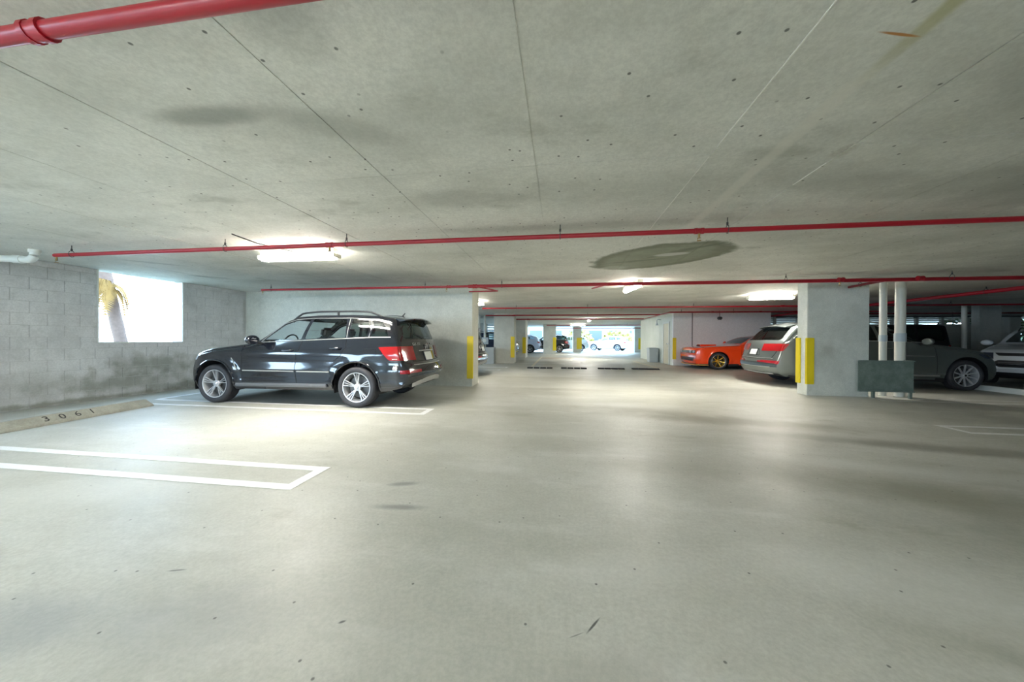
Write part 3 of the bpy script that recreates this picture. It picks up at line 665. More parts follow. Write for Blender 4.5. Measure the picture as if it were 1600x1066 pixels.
def body_mesh(P):
    L = P['L']; W = P['W']/2
    zt = smooth_interp(P['top'], P.get('sig', .03)); zb = smooth_interp(P['bot'], .03); belt = smooth_interp(P['belt'], .1)
    xs = [0]
    while xs[-1] < L-.001:
        x = xs[-1]; d = min(x, L-x); st = .008 if d < .06 else (.02 if d < .3 else .05)
        # finer where the top is steep
        sl = abs(zt(min(L, x+.02))-zt(x))/.02
        if sl > 1: st = min(st, .02)
        xs.append(min(L, x+st))
    arches = P['wheels']; Ra = P['Ra']; flare = P.get('flare', .02)
    tum = P.get('tumble', .28)
    def plan(x):
        n = P.get('plan', 3.2); e = .55
        if x < e: return 1-.10*(1-x/e)**n
        if x > L-e: return 1-.09*(1-(L-x)/e)**n
        return 1
    def crease(z, x): return sum(a*math.exp(-((z-c)/w_)**2) for c, w_, a in P.get('crease', []))
    def shear(x, y):
        t = (abs(y)/W)**2.2; f = P.get('bf', .22)*max(0, 1-x/1.3)**1.0; ws_ = P.get('wsf', .10)*max(0, 1-abs(x-P['ws'])/.9); r = P.get('br', .16)*max(0, 1-(L-x)/1.0)
        return x + t*(f+ws_) - t*r
    secs = []
    for x in xs:
        b, t = zb(x), zt(x)
        if t-b < .06: m_ = (t+b)/2; b, t = m_-.03, m_+.03
        s = min(belt(x), t-min(.09, .45*(t-b))); h = t-s; w_ = W*plan(x)
        def sy(z):
            k_ = 1-.085*max(0, (.60-z)/.4)**2 if z < .60 else 1-.045*((z-.60)/.45)**2
            y = w_*k_ + crease(z, x)
            for ax_ in arches:
                d = math.hypot(x-ax_, z-P['R']); 
                if z < s+.001: y += flare*math.exp(-((max(0, d-Ra)-.0)/.07)**2)*(1 if d < Ra+.25 else 0)*min(1, max(0, (s+.02-z)/.12))
            return y
        sec = [(0, b), (sy(b)*.5, b), (sy(b)*.93, b)]
        for i in range(18):
            v = i/17; z = b+(s-b)*v; y = sy(z)
            if i == 0: y *= .985
            sec.append((y, z))
        ws_ = sec[-1][0]; r = min(P.get('rr', .09), .55*h); crown = min(P.get('crown', .045), .3*h); hh = max(0, h-.12)
        wr = ws_-tum*hh-.03
        z1 = max(s+.001, t-crown-r)
        for i in range(1, 10):
            v = i/9; bulge = .018*math.sin(math.pi*v)*min(1, h/.4)
            sec.append((ws_+(wr-ws_)*v+bulge, s+(z1-s)*v))
        for i in range(1, 7):
            a = math.pi/2*i/6; sec.append((wr-r*1.1*(1-math.cos(a)), z1+r*math.sin(a)*(t-crown-z1)/r if r > 1e-4 else z1))
        yr = sec[-1][0]; z2 = sec[-1][1]
        for i in range(1, 9):
            v = i/8; y = yr*(1-v); sec.append((y, t-(t-z2)*(y/yr)**2))
        secs.append([(shear(x, y), y, z) for y, z in sec])
    bm = bmesh.new(); n = len(secs[0]); rows = []
    for sec in secs:
        row = [bm.verts.new(p) for p in sec]; mir = [bm.verts.new((p[0], -p[1], p[2])) for p in sec[1:-1]]
        rows.append(row+mir[::-1])
    m = len(rows[0])
    for A, B in zip(rows, rows[1:]):
        for j in range(m):
            q = (A[j], A[(j+1) % m], B[(j+1) % m], B[j])
            f = bm.faces.new(q)
    for R_ in (rows[0], rows[-1]):
        for j in range(n-1):
            a, b = R_[j], R_[j+1]; c = R_[(m-j-1) % m]; d = R_[(m-j) % m]
            vs = []
            for v in (a, b, c, d):
                if v not in vs: vs.append(v)
            if len(vs) > 2:
                try: bm.faces.new(vs)
                except ValueError: pass
    bmesh.ops.recalc_face_normals(bm, faces=bm.faces)
    return bm, zt, zb, belt
def arcpoly(cx, cz, r, n=36): 
    a0 = math.radians(-20)
    pts = [(cx+r*math.cos(a0+(math.pi-2*a0)*i/n), cz+r*math.sin(a0+(math.pi-2*a0)*i/n)) for i in range(n+1)]
    return pts+[(pts[-1][0]-.02, -.3), (pts[0][0]+.02, -.3)]
def make_wheel(R, wd, rimR, style, mrim):
    h = wd/2
    ty = lathe(bmesh.new(), [(-h*.8, rimR-.005), (-h*.98, rimR+.015), (-h*1.02, rimR+.05), (-h*.96, R-.025), (-h*.78, R-.004), (-h*.5, R), (-h*.48, R-.007), (-h*.44, R-.007), (-h*.42, R), (h*.42, R), (h*.44, R-.007), (h*.48, R-.007), (h*.5, R), (h*.78, R-.004), (h*.96, R-.025), (h*1.02, rimR+.05), (h*.98, rimR+.015), (h*.8, rimR-.005)], 48, closed=True)
    wme = ty
    def rim():
        bm = lathe(bmesh.new(), [(-h*.80, rimR+.004), (-h*.86, rimR-.002), (-h*.84, rimR-.016), (-h*.7, rimR-.022), (h*.6, rimR-.03), (h*.6, rimR-.036), (-h*.6, rimR-.034), (-h*.72, rimR-.03)], 48)
        def spoke(a, w0, w1, r0, r1, y0, y1, tw=0):
            vs = []
            for (rr_, wv, yy, off) in ((r0, w0, y0, 0), (r1, w1, y1, tw)):
                for sx, dy in ((-1, .008), (-1, .03), (1, .03), (1, .008)):
                    sw = wv*(.75 if dy < .02 else 1)
                    tx, tz = math.cos(a+off), math.sin(a+off)
                    vs.append(bm.verts.new((tx*rr_-tz*sx*sw, yy+dy, tz*rr_+tx*sx*sw)))
            for j in range(4): bm.faces.new((vs[j], vs[(j+1) % 4], vs[4+(j+1) % 4], vs[4+j]))
            bm.faces.new(vs[:4][::-1]); bm.faces.new(vs[4:])
        kind, ns = style
        for i in range(ns):
            a = 2*math.pi*i/ns+math.pi/2
            if kind == 'twin':
                for o_ in (-1, 1):
                    spoke(a+o_*.15, .007, .0075, .05, rimR-.012, -h*.62, -h*.86, o_*.05)
                spoke(a, .006, .006, .05, rimR-.012, -h*.60, -h*.82)
            elif kind == 'single': spoke(a, .017, .017, .055, rimR-.012, -h*.62, -h*.84)
            elif kind == 'star':
                spoke(a, .034, .018, .04, rimR-.02, -h*.3, -h*.75); spoke(a, .016, .034, rimR*.6, rimR-.012, -h*.5, -h*.8)
        b2 = lathe(bmesh.new(), [(-h*.72, .001), (-h*.74, .028), (-h*.66, .034), (-h*.64, .058), (-h*.5, .065), (-h*.2, .06)], 20)
        for f in b2.faces: pass
        me = bpy.data.meshes.new('t'); b2.to_mesh(me); b2.free(); bm.from_mesh(me); bpy.data.meshes.remove(me)
        bmesh.ops.recalc_face_normals(bm, faces=bm.faces)
        return bm
    return wme, rim
def add_wheels(root, P):
    R, wd, rr = P['R'], P.get('tw', .24), P['rim']
    ty, rimf = make_wheel(R, wd, rr, P['style'], None)
    tme = link('wheel', ty, M_TYRE, root, True, .9)
    rim = link('rim', rimf(), P['mrim'], tme, True, .5)
    disc = link('brake_disc', lathe(bmesh.new(), [(.0, .03), (.0, rr*.72), (.02, rr*.72), (.02, .03)], 28), M_DALLOY, tme, True, .5)
    h = wd/2; bk = link('wheel_backing', lathe(bmesh.new(), [(h*.5, .02), (h*.5, rr-.02)], 28), M_SEAM, tme)
    cap = link('hub_cap', lathe(bmesh.new(), [(-h*.76, .001), (-h*.77, .024), (-h*.70, .027)], 16), M_TRIM if P['style'][0] == 'single' else P['mrim'], tme, True)
    kids = (rim, disc, bk, cap); ty_y = P['W']/2-wd/2-P.get('inset', .0)
    first = True
    for ax_ in P['wheels']:
        for sd in (-1, 1):
            if first: w_ = tme; first = False
            else:
                w_ = tme.copy(); C.objects.link(w_)
                for c in kids:
                    d = c.copy(); C.objects.link(d); d.parent = w_
            w_.parent = root; w_.location = (ax_, sd*ty_y, R); w_.rotation_euler.z = 0 if sd < 0 else math.pi
def surf(bv, x, z, sd):
    r = bv.ray_cast(Vector((x, sd*3, z)), Vector((0, -sd, 0)))
    return r
def line_on(name, bv, pts, sd, r, mat, root, off=0.0, step=.05):
    out = []
    for a, b in zip(pts, pts[1:]):
        k_ = max(1, int(math.hypot(b[0]-a[0], b[1]-a[1])/step))
        for i in range(k_): out.append((a[0]+(b[0]-a[0])*i/k_, a[1]+(b[1]-a[1])*i/k_))
    out.append(pts[-1]); P3 = []
    for x, z in out:
        h = surf(bv, x, z, sd)
        if h[0] is not None: P3.append(h[0]+h[1]*off)
    if len(P3) > 1: return Tube(name, mat, P3, r, root, 6)
def seat_mesh(x, y, z):
    bm = bmesh.new(); box(bm, x-.25, x+.25, y-.24, y+.24, z, z+.14, .05)
    b2 = bmesh.new(); box(b2, -.07, .07, -.24, .24, 0, .6, .05); box(b2, -.05, .05, -.13, .13, .62, .80, .04)
    bmesh.ops.rotate(b2, verts=b2.verts, cent=(0, 0, 0), matrix=Matrix.Rotation(math.radians(14), 3, 'Y')); bmesh.ops.translate(b2, verts=b2.verts, vec=(x+.27, y, z+.08))
    me = bpy.data.meshes.new('t'); b2.to_mesh(me); b2.free(); bm.from_mesh(me); bpy.data.meshes.remove(me)
    return bm
def build_car(P, paint, label, loc, rz, group=None, detail=True):
    root = thing('car', label, 'car', loc, rz, group)
    bm, zt, zb, belt = body_mesh(P); L = P['L']; W = P['W']/2
    side = lambda f: abs(f.normal.y) > .35
    bm.normal_update()
    for v in bm.verts: pass
    full = bm.copy(); bmesh.ops.triangulate(full, faces=full.faces); bv = BVHTree.FromBMesh(full); 
    # wheel arches
    for ax_ in P['wheels']:
        fs = cut(bm, arcpoly(ax_, P['R'], P['Ra']), 'xz', lambda f: abs(f.calc_center_median().y) > W-.36)
        bmesh.ops.delete(bm, geom=fs, context='FACES')
    mats = [paint, M_TRIM]
    parts = []
    for (nm, poly, mat, rr_) in P['side_windows']:
        poly = rounded(poly, rr_)
        fs = cut(bm, poly, 'xz', side)
        for sd in (-1, 1):
            sel = [f for f in fs if f.is_valid and f.calc_center_median().y*sd > 0]
            nb = extract(bm, sel, -.004); parts.append((nm, nb, mat))
        bmesh.ops.delete(bm, geom=fs, context='FACES')
    for (nm, poly, mat, rr_, sgn, push) in P['end_cuts']:      # seen along x; sgn -1 front, +1 rear
        poly = rounded(poly, rr_)
        if sgn == 0: fs = cut(bm, poly, 'xz', lambda f: f.calc_center_median().z > belt(min(L, max(0, f.calc_center_median().x)))-.3 and abs(f.normal.y) < .8)
        else: fs = cut(bm, poly, 'yz', lambda f: f.normal.x*sgn > .12 and (f.calc_center_median().x-L*.5)*sgn > 0)
        if not fs: continue
        nb = extract(bm, fs, push)
        parts.append((nm, nb, mat)); bmesh.ops.delete(bm, geom=fs, context='FACES')
    for (nm, poly, mat, rr_, push) in P['side_lamps']:
        poly = rounded(poly, rr_)
        fs = cut(bm, poly, 'xz', lambda f: abs(f.calc_center_median().y) > P.get('lampy', .30))
        for sd in (-1, 1):
            sel = [f for f in fs if f.is_valid and f.calc_center_median().y*sd > 0]
            if sel: parts.append((nm, extract(bm, sel, push), mat))
        bmesh.ops.delete(bm, geom=fs, context='FACES')
    zc = P.get('clad', .36)
    for f in bm.faces:
        c = f.calc_center_median(); f.material_index = 1 if (f.normal.z < -.75 and c.z < .5) or c.z < zc-.0 and f.normal.z < -.3 else 0
    link('body', bm, mats, root, True, math.radians(38))
    for nm, nb, mat in parts: link(nm, nb, mat, root, True)
    # wheel wells and interior
    for ax_ in P['wheels']:
        for sd in (-1, 1):
            b2 = bmesh.new(); n = 20; Rr = P['Ra']+.004; y0, y1 = sd*(W-.40), sd*(W-.03); ra, rb = [], []
            for i in range(n+1):
                a = math.radians(-15)+math.radians(210)*i/n
                ra.append(b2.verts.new((ax_+Rr*math.cos(a), y0, P['R']+Rr*math.sin(a)))); rb.append(b2.verts.new((ax_+Rr*math.cos(a), y1, P['R']+Rr*math.sin(a))))
            for i in range(n): b2.faces.new((ra[i], ra[i+1], rb[i+1], rb[i]))
            b2.faces.new(ra); link('wheel_arch_liner', b2, M_TRIM, root)
            if detail and P.get('lip'):
                line_on('wheel_arch_lip', bv, [(ax_+(P['Ra']+.012)*math.cos(a), P['R']+(P['Ra']+.012)*math.sin(a)) for a in [math.radians(-12+204*i/24) for i in range(25)]], sd, .016, P['lip'], root)
    zf = belt(L*.5)
    bm2 = bmesh.new(); box(bm2, .9, L-.35, -W+.14, W-.14, .38, .50)
    link('cabin_floor', bm2, M_SEAM, root)
    if detail:
        sx = P['ws']+.75
        for yy in (-.38, .38): link('seat', seat_mesh(sx, yy, .55), M_SEAT, root, True, .6); link('seat', seat_mesh(sx+.9, yy, .58), M_SEAT, root, True, .6)
        link('dashboard', box(bmesh.new(), P['ws']-.02, P['ws']+.30, -W+.2, W-.2, .7, zf-.06, .05), M_SEAT, root)
        Tube('steering_wheel', M_TRIM, [(P['ws']+.42+.05*math.sin(a), -.38*P.get('lhd', 1)+.18*math.cos(a), zf-.03+.17*math.sin(a)) for a in [2*math.pi*i/20 for i in range(20)]], .014, root, 8, True)
    add_wheels(root, P)
    for ax_ in P['wheels']: Tube('axle', M_TRIM, [(ax_, -W+.25, P['R']), (ax_, W-.25, P['R'])], .05, root, 8)
    if 'exhaust' in P:
        for yy in (-P['exhaust'][1], P['exhaust'][1]): Tube('exhaust_pipe', M_CHROME, [(L-.35, yy, P['exhaust'][2]), (P['exhaust'][0], yy, P['exhaust'][2])], .035, root, 12)
    for (nm, pts, r, mat) in P.get('lines', []):
        for sd in (-1, 1): line_on(nm, bv, pts, sd, r, mat, root)
    for (nm, pts, r, mat) in P.get('rear_lines', []):
        out = []
        for a, b in zip(pts, pts[1:]):
            for i in range(12): out.append((a[0]+(b[0]-a[0])*i/12, a[1]+(b[1]-a[1])*i/12))
        out.append(pts[-1]); q = []
        for y, z in out:
            h = bv.ray_cast(Vector((L+1, y, z)), Vector((-1, 0, 0)))
            if h[0] is not None: q.append(h[0])
        if len(q) > 1: Tube(nm, mat, q, r, root, 6)
    # handles, mirrors
    for hx, hz in P.get('handles', []):
        for sd in (-1, 1):
            h = surf(bv, hx, hz, sd)
            if h[0] is None: continue
            p = h[0]; Tube('door_handle', P.get('mhandle', paint), [(p.x-.10, p.y+sd*.004, hz), (p.x-.085, p.y+sd*.035, hz), (p.x+.07, p.y+sd*.038, hz+.004), (p.x+.10, p.y+sd*.004, hz+.004)], [.012, .016, .018, .012], root, 8)
    mx, mz = P['mirror']
    for sd in (-1, 1):
        h = surf(bv, mx, mz-.06, sd); p = h[0] if h[0] is not None else Vector((mx, sd*W*.9, mz))
        b3 = bmesh.new(); bmesh.ops.create_uvsphere(b3, u_segments=16, v_segments=10, radius=1)
        for v in b3.verts:
            c = v.co; c.x *= .085; c.y *= .125; c.z *= .085
            if c.x > .03: c.x = .03+(c.x-.03)*.2
        bmesh.ops.translate(b3, verts=b3.verts, vec=(mx, p.y+sd*.17, mz+.02))
        o_ = link('side_mirror', b3, P.get('mmirror', paint), root, True); Tube('mirror_arm', M_TRIM, [(mx, p.y-sd*.02, mz-.05), (mx, p.y+sd*.12, mz-.02)], [.03, .022], o_, 8)
    if P.get('rails'):
        x0, x1, hgt, yv = P['rails']
        for sd in (-1, 1):
            pts = []
            for i in range(25):
                t = i/24; x = x0+(x1-x0)*t; base = zt(x)-.055; pts.append((x, sd*yv, base+hgt*min(1, math.sin(math.pi*t)*2.4)))
            Tube('roof_rail', P.get('mrail', M_TRIM), pts, .017, root, 8)
            for t in (.02, .52, .98): 
                x = x0+(x1-x0)*t; Tube('rail_foot', P.get('mrail', M_TRIM), [(x, sd*yv, zt(x)-.08), (x, sd*yv, zt(x)-.055+hgt*min(1, math.sin(math.pi*t)*2.4))], .02, root, 6)
    if P.get('plate'):
        px_, pz_, ty_ = P['plate']
        h = bv.ray_cast(Vector((L+1, 0, pz_)), Vector((-1, 0, 0))); p = h[0]; nrm = h[1]; an = math.atan2(nrm.z, nrm.x)
        b4 = box(bmesh.new(), 0, .012, -.155, .155, -.08, .08, .003); bmesh.ops.rotate(b4, verts=b4.verts, cent=(0, 0, 0), matrix=Matrix.Rotation(-an, 3, 'Y')); bmesh.ops.translate(b4, verts=b4.verts, vec=p+Vector((.004, 0, 0)))
        link('number_plate', b4, M_PLATE, root)
        b5 = box(bmesh.new(), -.004, .010, -.175, .175, -.10, .10, .003); bmesh.ops.rotate(b5, verts=b5.verts, cent=(0, 0, 0), matrix=Matrix.Rotation(-an, 3, 'Y')); bmesh.ops.translate(b5, verts=b5.verts, vec=p)
        link('plate_frame', b5, M_TRIM, root)
    return root, bv, zt
def copy_car(src, paint, old, label, loc, rz, group=None):
    r = src.copy(); C.objects.link(r); r.location = loc; r.rotation_euler.z = rz; r['label'] = label
    if 'group' in r: del r['group']
    if group: r['group'] = group
    def cp(o, par):
        d = o.copy(); C.objects.link(d); d.parent = par
        if o.type == 'MESH':
            for i, ms in enumerate(d.material_slots):
                if ms.material == old: ms.link = 'OBJECT'; ms.material = paint
        for g_ in o.children: cp(g_, d)
    for ch in list(src.children): cp(ch, r)
    return r

P_BLACK = flat('black_car_paint', (.008, .010, .016), .10, coat=1, var=.02)
P_GREY = flat('grey_car_paint', (.13, .15, .145), .30, .45, coat=1, var=.02)
P_ORANGE = flat('orange_car_paint', (.95, .07, .010), .22, coat=1, var=.02)
P_WHITE = flat('white_car_paint', (.74, .77, .80), .25, coat=1, var=.02)
P_JEEP = flat('black_jeep_paint', (.006, .006, .008), .3, coat=.2, var=.02)
P_DARK = flat('dark_blue_car_paint', (.02, .03, .06), .2, coat=1, var=.02)
P_SILVER = flat('silver_car_paint', (.50, .52, .50), .3, .4, coat=1, var=.02)
P_BLUEW = flat('pale_blue_car_paint', (.55, .62, .80), .3, coat=1, var=.02)
CH = M_SATIN
GLK = dict(L=4.66, W=1.84, R=.355, Ra=.435, rim=.262, tw=.24, wheels=(.76, 3.60), style=('twin', 5), mrim=M_ALLOY, ws=1.45, sig=.028, tumble=.20, flare=.022, bf=.26, br=.17, rr=.08, crown=.04,
    top=[(0, .60), (.03, .80), (.10, .91), (.25, .975), (.6, 1.045), (1.1, 1.10), (1.38, 1.135), (1.50, 1.18), (2.10, 1.555), (2.32, 1.635), (2.7, 1.665), (3.4, 1.67), (3.95, 1.645), (4.22, 1.60), (4.30, 1.54), (4.40, 1.27), (4.45, 1.16), (4.51, .98), (4.54, .80), (4.60, .765), (4.645, .74), (4.66, .62)],
    bot=[(0, .50), (.05, .30), (.25, .22), (.5, .22), (1.2, .27), (3.2, .29), (3.9, .27), (4.3, .30), (4.55, .36), (4.63, .44), (4.66, .54)],
    belt=[(0, .86), (.5, .96), (1.2, 1.06), (1.7, 1.10), (2.6, 1.145), (3.5, 1.185), (4.3, 1.21), (4.66, 1.2)],
    crease=[(.93, .045, .016), (.77, .07, -.012), (.63, .03, .007), (.40, .04, .020)], clad=.30,
    side_windows=[('side_window', [(1.74, 1.15), (1.84, 1.24), (2.12, 1.44), (2.35, 1.52), (2.62, 1.545), (2.50, 1.185)], M_GLASS, .03), ('side_window', [(2.58, 1.19), (2.68, 1.548), (3.33, 1.548), (3.36, 1.222)], M_TINT, .03), ('side_window', [(3.42, 1.225), (3.44, 1.545), (3.74, 1.53), (3.80, 1.42), (3.76, 1.24)], M_DTINT, .03), ('side_window', [(3.83, 1.24), (3.87, 1.42), (3.82, 1.525), (3.98, 1.51), (4.10, 1.40), (4.16, 1.245)], M_DTINT, .03)],
    end_cuts=[('rear_window', [(-.68, 1.195), (.68, 1.195), (.60, 1.53), (-.60, 1.53)], M_DTINT, .06, 1, -.003), ('windshield', [(-.70, 1.175), (.70, 1.175), (.60, 1.54), (-.60, 1.54)], M_GLASS, .06, -1, -.003)],
    side_lamps=[('tail_lamp', [(3.99, 1.055), (4.75, 1.085), (4.75, .82), (4.20, .83)], M_REDLAMP, .03, .006), ('headlamp', [(-.05, .74), (.36, .80), (.42, .93), (.12, .93), (-.05, .86)], M_CLEAR, .04, .004), ('rear_reflector', [(4.40, .66), (4.80, .66), (4.80, .60), (4.40, .60)], M_DKLAMP, .01, .006)],
    lampy=.50,
    lines=[('window_trim', [(1.62, 1.12), (1.75, 1.130), (2.6, 1.168), (3.4, 1.205), (3.8, 1.222), (4.20, 1.228)], .009, CH), ('window_trim', [(1.68, 1.14), (1.80, 1.245), (2.10, 1.47), (2.35, 1.545), (2.65, 1.568), (3.4, 1.568), (3.85, 1.55)], .006, CH), ('window_trim', [(3.385, 1.22), (3.395, 1.56)], .007, CH), ('window_trim', [(3.80, 1.23), (3.835, 1.42), (3.78, 1.545)], .007, CH),
        ('panel_gap', [(1.34, 1.08), (1.33, .8), (1.36, .42)], .004, M_SEAM), ('panel_gap', [(2.54, 1.17), (2.44, .92), (2.42, .7), (2.46, .40)], .005, M_SEAM), ('panel_gap', [(3.38, 1.2), (3.38, 1.05), (3.30, .90), (3.16, .80)], .005, M_SEAM), ('panel_gap', [(.42, .93), (.8, 1.0), (1.30, 1.06)], .004, M_SEAM),
        ('door_moulding', [(1.38, .615), (2.41, .615)], .013, M_SATIN), ('door_moulding', [(2.47, .615), (3.10, .615)], .013, M_SATIN), ('running_board', [(1.25, .355), (3.05, .375)], .038, M_DSATIN), ('fender_vent', [(1.12, .84), (1.20, .72), (1.26, .62)], .009, M_SATIN), ('lamp_strip', [(4.26, .85), (4.34, .852), (4.42, .853)], .010, M_PLATE), ('fuel_flap_gap', [(3.72, 1.02), (3.95, 1.02), (3.98, .93), (3.86, .88), (3.72, .90), (3.72, 1.02)], .003, M_SEAM)],
    rear_lines=[('panel_gap', [(-.62, 1.02), (-.58, .80), (.58, .80), (.62, 1.02)], .005, M_SEAM), ('tailgate_trim', [(-.32, .985), (.32, .985)], .014, CH), ('bumper_trim', [(-.62, .745), (.62, .745)], .008, CH)],
    handles=[(2.27, .985), (3.20, 1.03)], mirror=(1.70, 1.15), rails=(2.12, 3.95, .085, .63), plate=(0, .88, 0), lip=P_BLACK)
glk, bv, zt = build_car(GLK, P_BLACK, 'black sport utility car with silver five-spoke wheels by the smooth concrete wall', (-7.085, 6.27, 0), 0)
def extra_glk(root, bv):
    # roof spoiler, skid plate, antenna, wiper, badges
    bm = bmesh.new(); vs = []
    for y in np.linspace(-.62, .62, 15):
        t = abs(y)/.62; xo = .05*t*t
        vs.append([bm.verts.new(p) for p in ((4.12-xo, y, 1.628-.05*t*t), (4.43-xo*1.5, y, 1.592-.05*t*t), (4.44-xo*1.5, y, 1.572-.05*t*t), (4.24-xo, y, 1.555-.05*t*t))])
    for a, b in zip(vs, vs[1:]):
        for j in range(4): bm.faces.new((a[j], a[(j+1) % 4], b[(j+1) % 4], b[j]))
    bm.faces.new(vs[0]); bm.faces.new(vs[-1]); bmesh.ops.recalc_face_normals(bm, faces=bm.faces)
    link('roof_spoiler', bm, P_BLACK, root, True, .5)
    pts = []
    for y in np.linspace(-.66, .66, 21):
        t = abs(y)/.8; h = bv.ray_cast(Vector((6, y, .47-.10*t**2)), Vector((-1, 0, 0)))
        if h[0] is not None: pts.append(h[0]+Vector((.002, 0, 0)))
    bm = bmesh.new(); pr = None
    for p in pts:
        q = [bm.verts.new(p+Vector(d)) for d in ((.0, 0, .045), (.012, 0, .035), (.0, 0, -.055), (-.06, 0, -.07))]
        if pr:
            for j in range(3): bm.faces.new((pr[j], pr[j+1], q[j+1], q[j]))
        pr = q
    bmesh.ops.recalc_face_normals(bm, faces=bm.faces); link('skid_plate', bm, M_SATIN, root, True, .8)
    Tube('antenna', M_TRIM, [(3.98, 0, 1.62), (4.06, 0, 1.71)], [.02, .008], root, 8)
    h = bv.ray_cast(Vector((6, .0, 1.22)), Vector((-1, 0, 0)))[0]; h2 = bv.ray_cast(Vector((6, -.3, 1.30)), Vector((-1, 0, 0)))[0]
    Tube('rear_wiper', M_TRIM, [h+Vector((.015, 0, 0)), h2+Vector((.015, 0, 0))], .008, root, 6)
    def badge(txt, y, z, size):
        h = bv.ray_cast(Vector((6, y, z)), Vector((-1, 0, 0))); n = h[1]; X = Vector((0, 1, 0)); X = (X-n*X.dot(n)).normalized(); Y = n.cross(X)
        m = Matrix((( X.x, Y.x, n.x, h[0].x+n.x*.006), (X.y, Y.y, n.y, h[0].y+n.y*.006), (X.z, Y.z, n.z, h[0].z+n.z*.006), (0, 0, 0, 1)))
        return text_mesh('badge_lettering', txt, size, M_CHROME, root, m, .003)
    badge('GLK 350', -.36, 1.105, .075)
    badge('4MATIC', .36, 1.105, .055)
    h = bv.ray_cast(Vector((6, 0, 1.05)), Vector((-1, 0, 0)))[0]
    bm = bmesh.new(); ring = [h+Vector((.012, .055*math.cos(a), .055*math.sin(a))) for a in [2*math.pi*i/24 for i in range(24)]]; tube(bm, ring, .006, 6, True)
    for i in range(3):
        a = math.pi/2+i*2*math.pi/3; tube(bm, [h+Vector((.014, 0, 0)), h+Vector((.012, .052*math.cos(a), .052*math.sin(a)))], [.012, .002], 6)
    link('star_emblem', bm, M_CHROME, root, True, .6)
extra_glk(glk, bv)

BIG = dict(L=5.20, W=1.97, R=.375, Ra=.455, rim=.272, tw=.26, wheels=(.86, 3.90), style=('single', 10), mrim=M_ALLOY, ws=1.50, sig=.04, tumble=.24, flare=.02, bf=.20, br=.22, rr=.10, crown=.05,
    top=[(0.0, .60), (0.036, .78), (0.12, .86), (0.36, .985), (0.83, 1.095), (1.33, 1.15), (1.55, 1.17), (2.03, 1.45), (2.38, 1.62), (2.73, 1.70), (3.33, 1.735), (4.03, 1.715), (4.43, 1.66), (4.55, 1.60), (4.75, 1.42), (4.99, 1.18), (5.06, 1.08), (5.09, .85), (5.14, .76), (5.18, .72), (5.2, .62)],
    bot=[(0.0, .48), (0.06, .28), (0.3, .20), (0.72, .20), (4.43, .22), (4.98, .26), (5.13, .34), (5.2, .5)],
    belt=[(0.0, .82), (0.6, .93), (1.33, 1.06), (1.83, 1.14), (2.73, 1.18), (3.73, 1.20), (4.63, 1.20), (5.2, 1.1)],
    crease=[(1.0, .03, .008), (.40, .04, .012)], clad=.28,
    side_windows=[('side_window', [(1.73, 1.185), (2.08, 1.40), (2.43, 1.56), (2.68, 1.60), (2.63, 1.215)], M_TINT, .03), ('side_window', [(2.71, 1.22), (2.76, 1.61), (3.55, 1.615), (3.61, 1.24)], M_DTINT, .03), ('side_window', [(3.68, 1.24), (3.63, 1.61), (4.18, 1.57), (4.55, 1.27)], M_DTINT, .04)],
    end_cuts=[('rear_window', [(-.74, 1.22), (.74, 1.22), (.62, 1.57), (-.62, 1.57)], M_DTINT, .05, 1, -.003), ('windshield', [(-.72, 1.20), (.72, 1.20), (.60, 1.60), (-.60, 1.60)], M_TINT, .06, -1, -.003), ('front_grille', [(-.42, .42), (.42, .42), (.48, .62), (.40, .84), (-.40, .84), (-.48, .62)], M_TRIM, .04, -1, .002)],
    side_lamps=[('tail_lamp', [(4.73, 1.12), (5.33, 1.12), (5.33, .925), (4.90, .925)], M_REDLAMP, .03, .006), ('headlamp', [(-.05, .74), (0.48, .80), (0.624, .90), (0.36, .91), (-.05, .84)], M_DARKLAMP, .03, .004), ('rear_reflector', [(4.96, .67), (5.33, .67), (5.33, .57), (5.00, .58)], M_DKLAMP, .02, .006)],
    lampy=.36,
    lines=[('window_trim', [(1.58, 1.175), (2.63, 1.205), (3.63, 1.225), (4.58, 1.25)], .009, CH), ('window_trim', [(1.63, 1.18), (2.03, 1.43), (2.43, 1.60), (2.83, 1.635), (3.63, 1.635), (4.23, 1.59), (4.61, 1.27)], .008, CH), ('panel_gap', [(1.51, 1.1), (1.48, .8), (1.49, .4)], .004, M_SEAM), ('panel_gap', [(2.67, 1.2), (2.61, .8), (2.63, .38)], .005, M_SEAM), ('panel_gap', [(3.65, 1.22), (3.63, 1.0), (3.47, .8)], .005, M_SEAM), ('sill_trim', [(1.43, .36), (3.43, .36)], .025, M_SATIN), ('door_moulding', [(1.53, .84), (2.13, .845)], .006, CH)],
    rear_lines=[('panel_gap', [(-.86, 1.06), (-.70, .72), (.70, .72), (.86, 1.06)], .006, M_SEAM), ('plate_recess_edge', [(-.30, .80), (-.22, .97), (.22, .97), (.30, .80), (-.30, .80)], .006, M_SEAM), ('tailgate_trim', [(-.75, .73), (.75, .73)], .010, CH), ('bumper_trim', [(-.7, .50), (.7, .50)], .012, CH), ('lower_trim', [(-.7, .32), (.7, .32)], .022, M_SATIN)],
    handles=[(2.43, 1.03), (3.41, 1.06)], mirror=(1.79, 1.18), rails=(2.2, 4.15, .07, .66), mrail=M_SATIN, plate=(0, .89, 0), exhaust=(5.02, .62, .37), lip=None)
q7, bvq, ztq = build_car(BIG, P_GREY, 'metallic grey large sport utility car parked behind the wide concrete column', (10.68, 10.60, 0), math.pi)
bm = bmesh.new(); vs = []
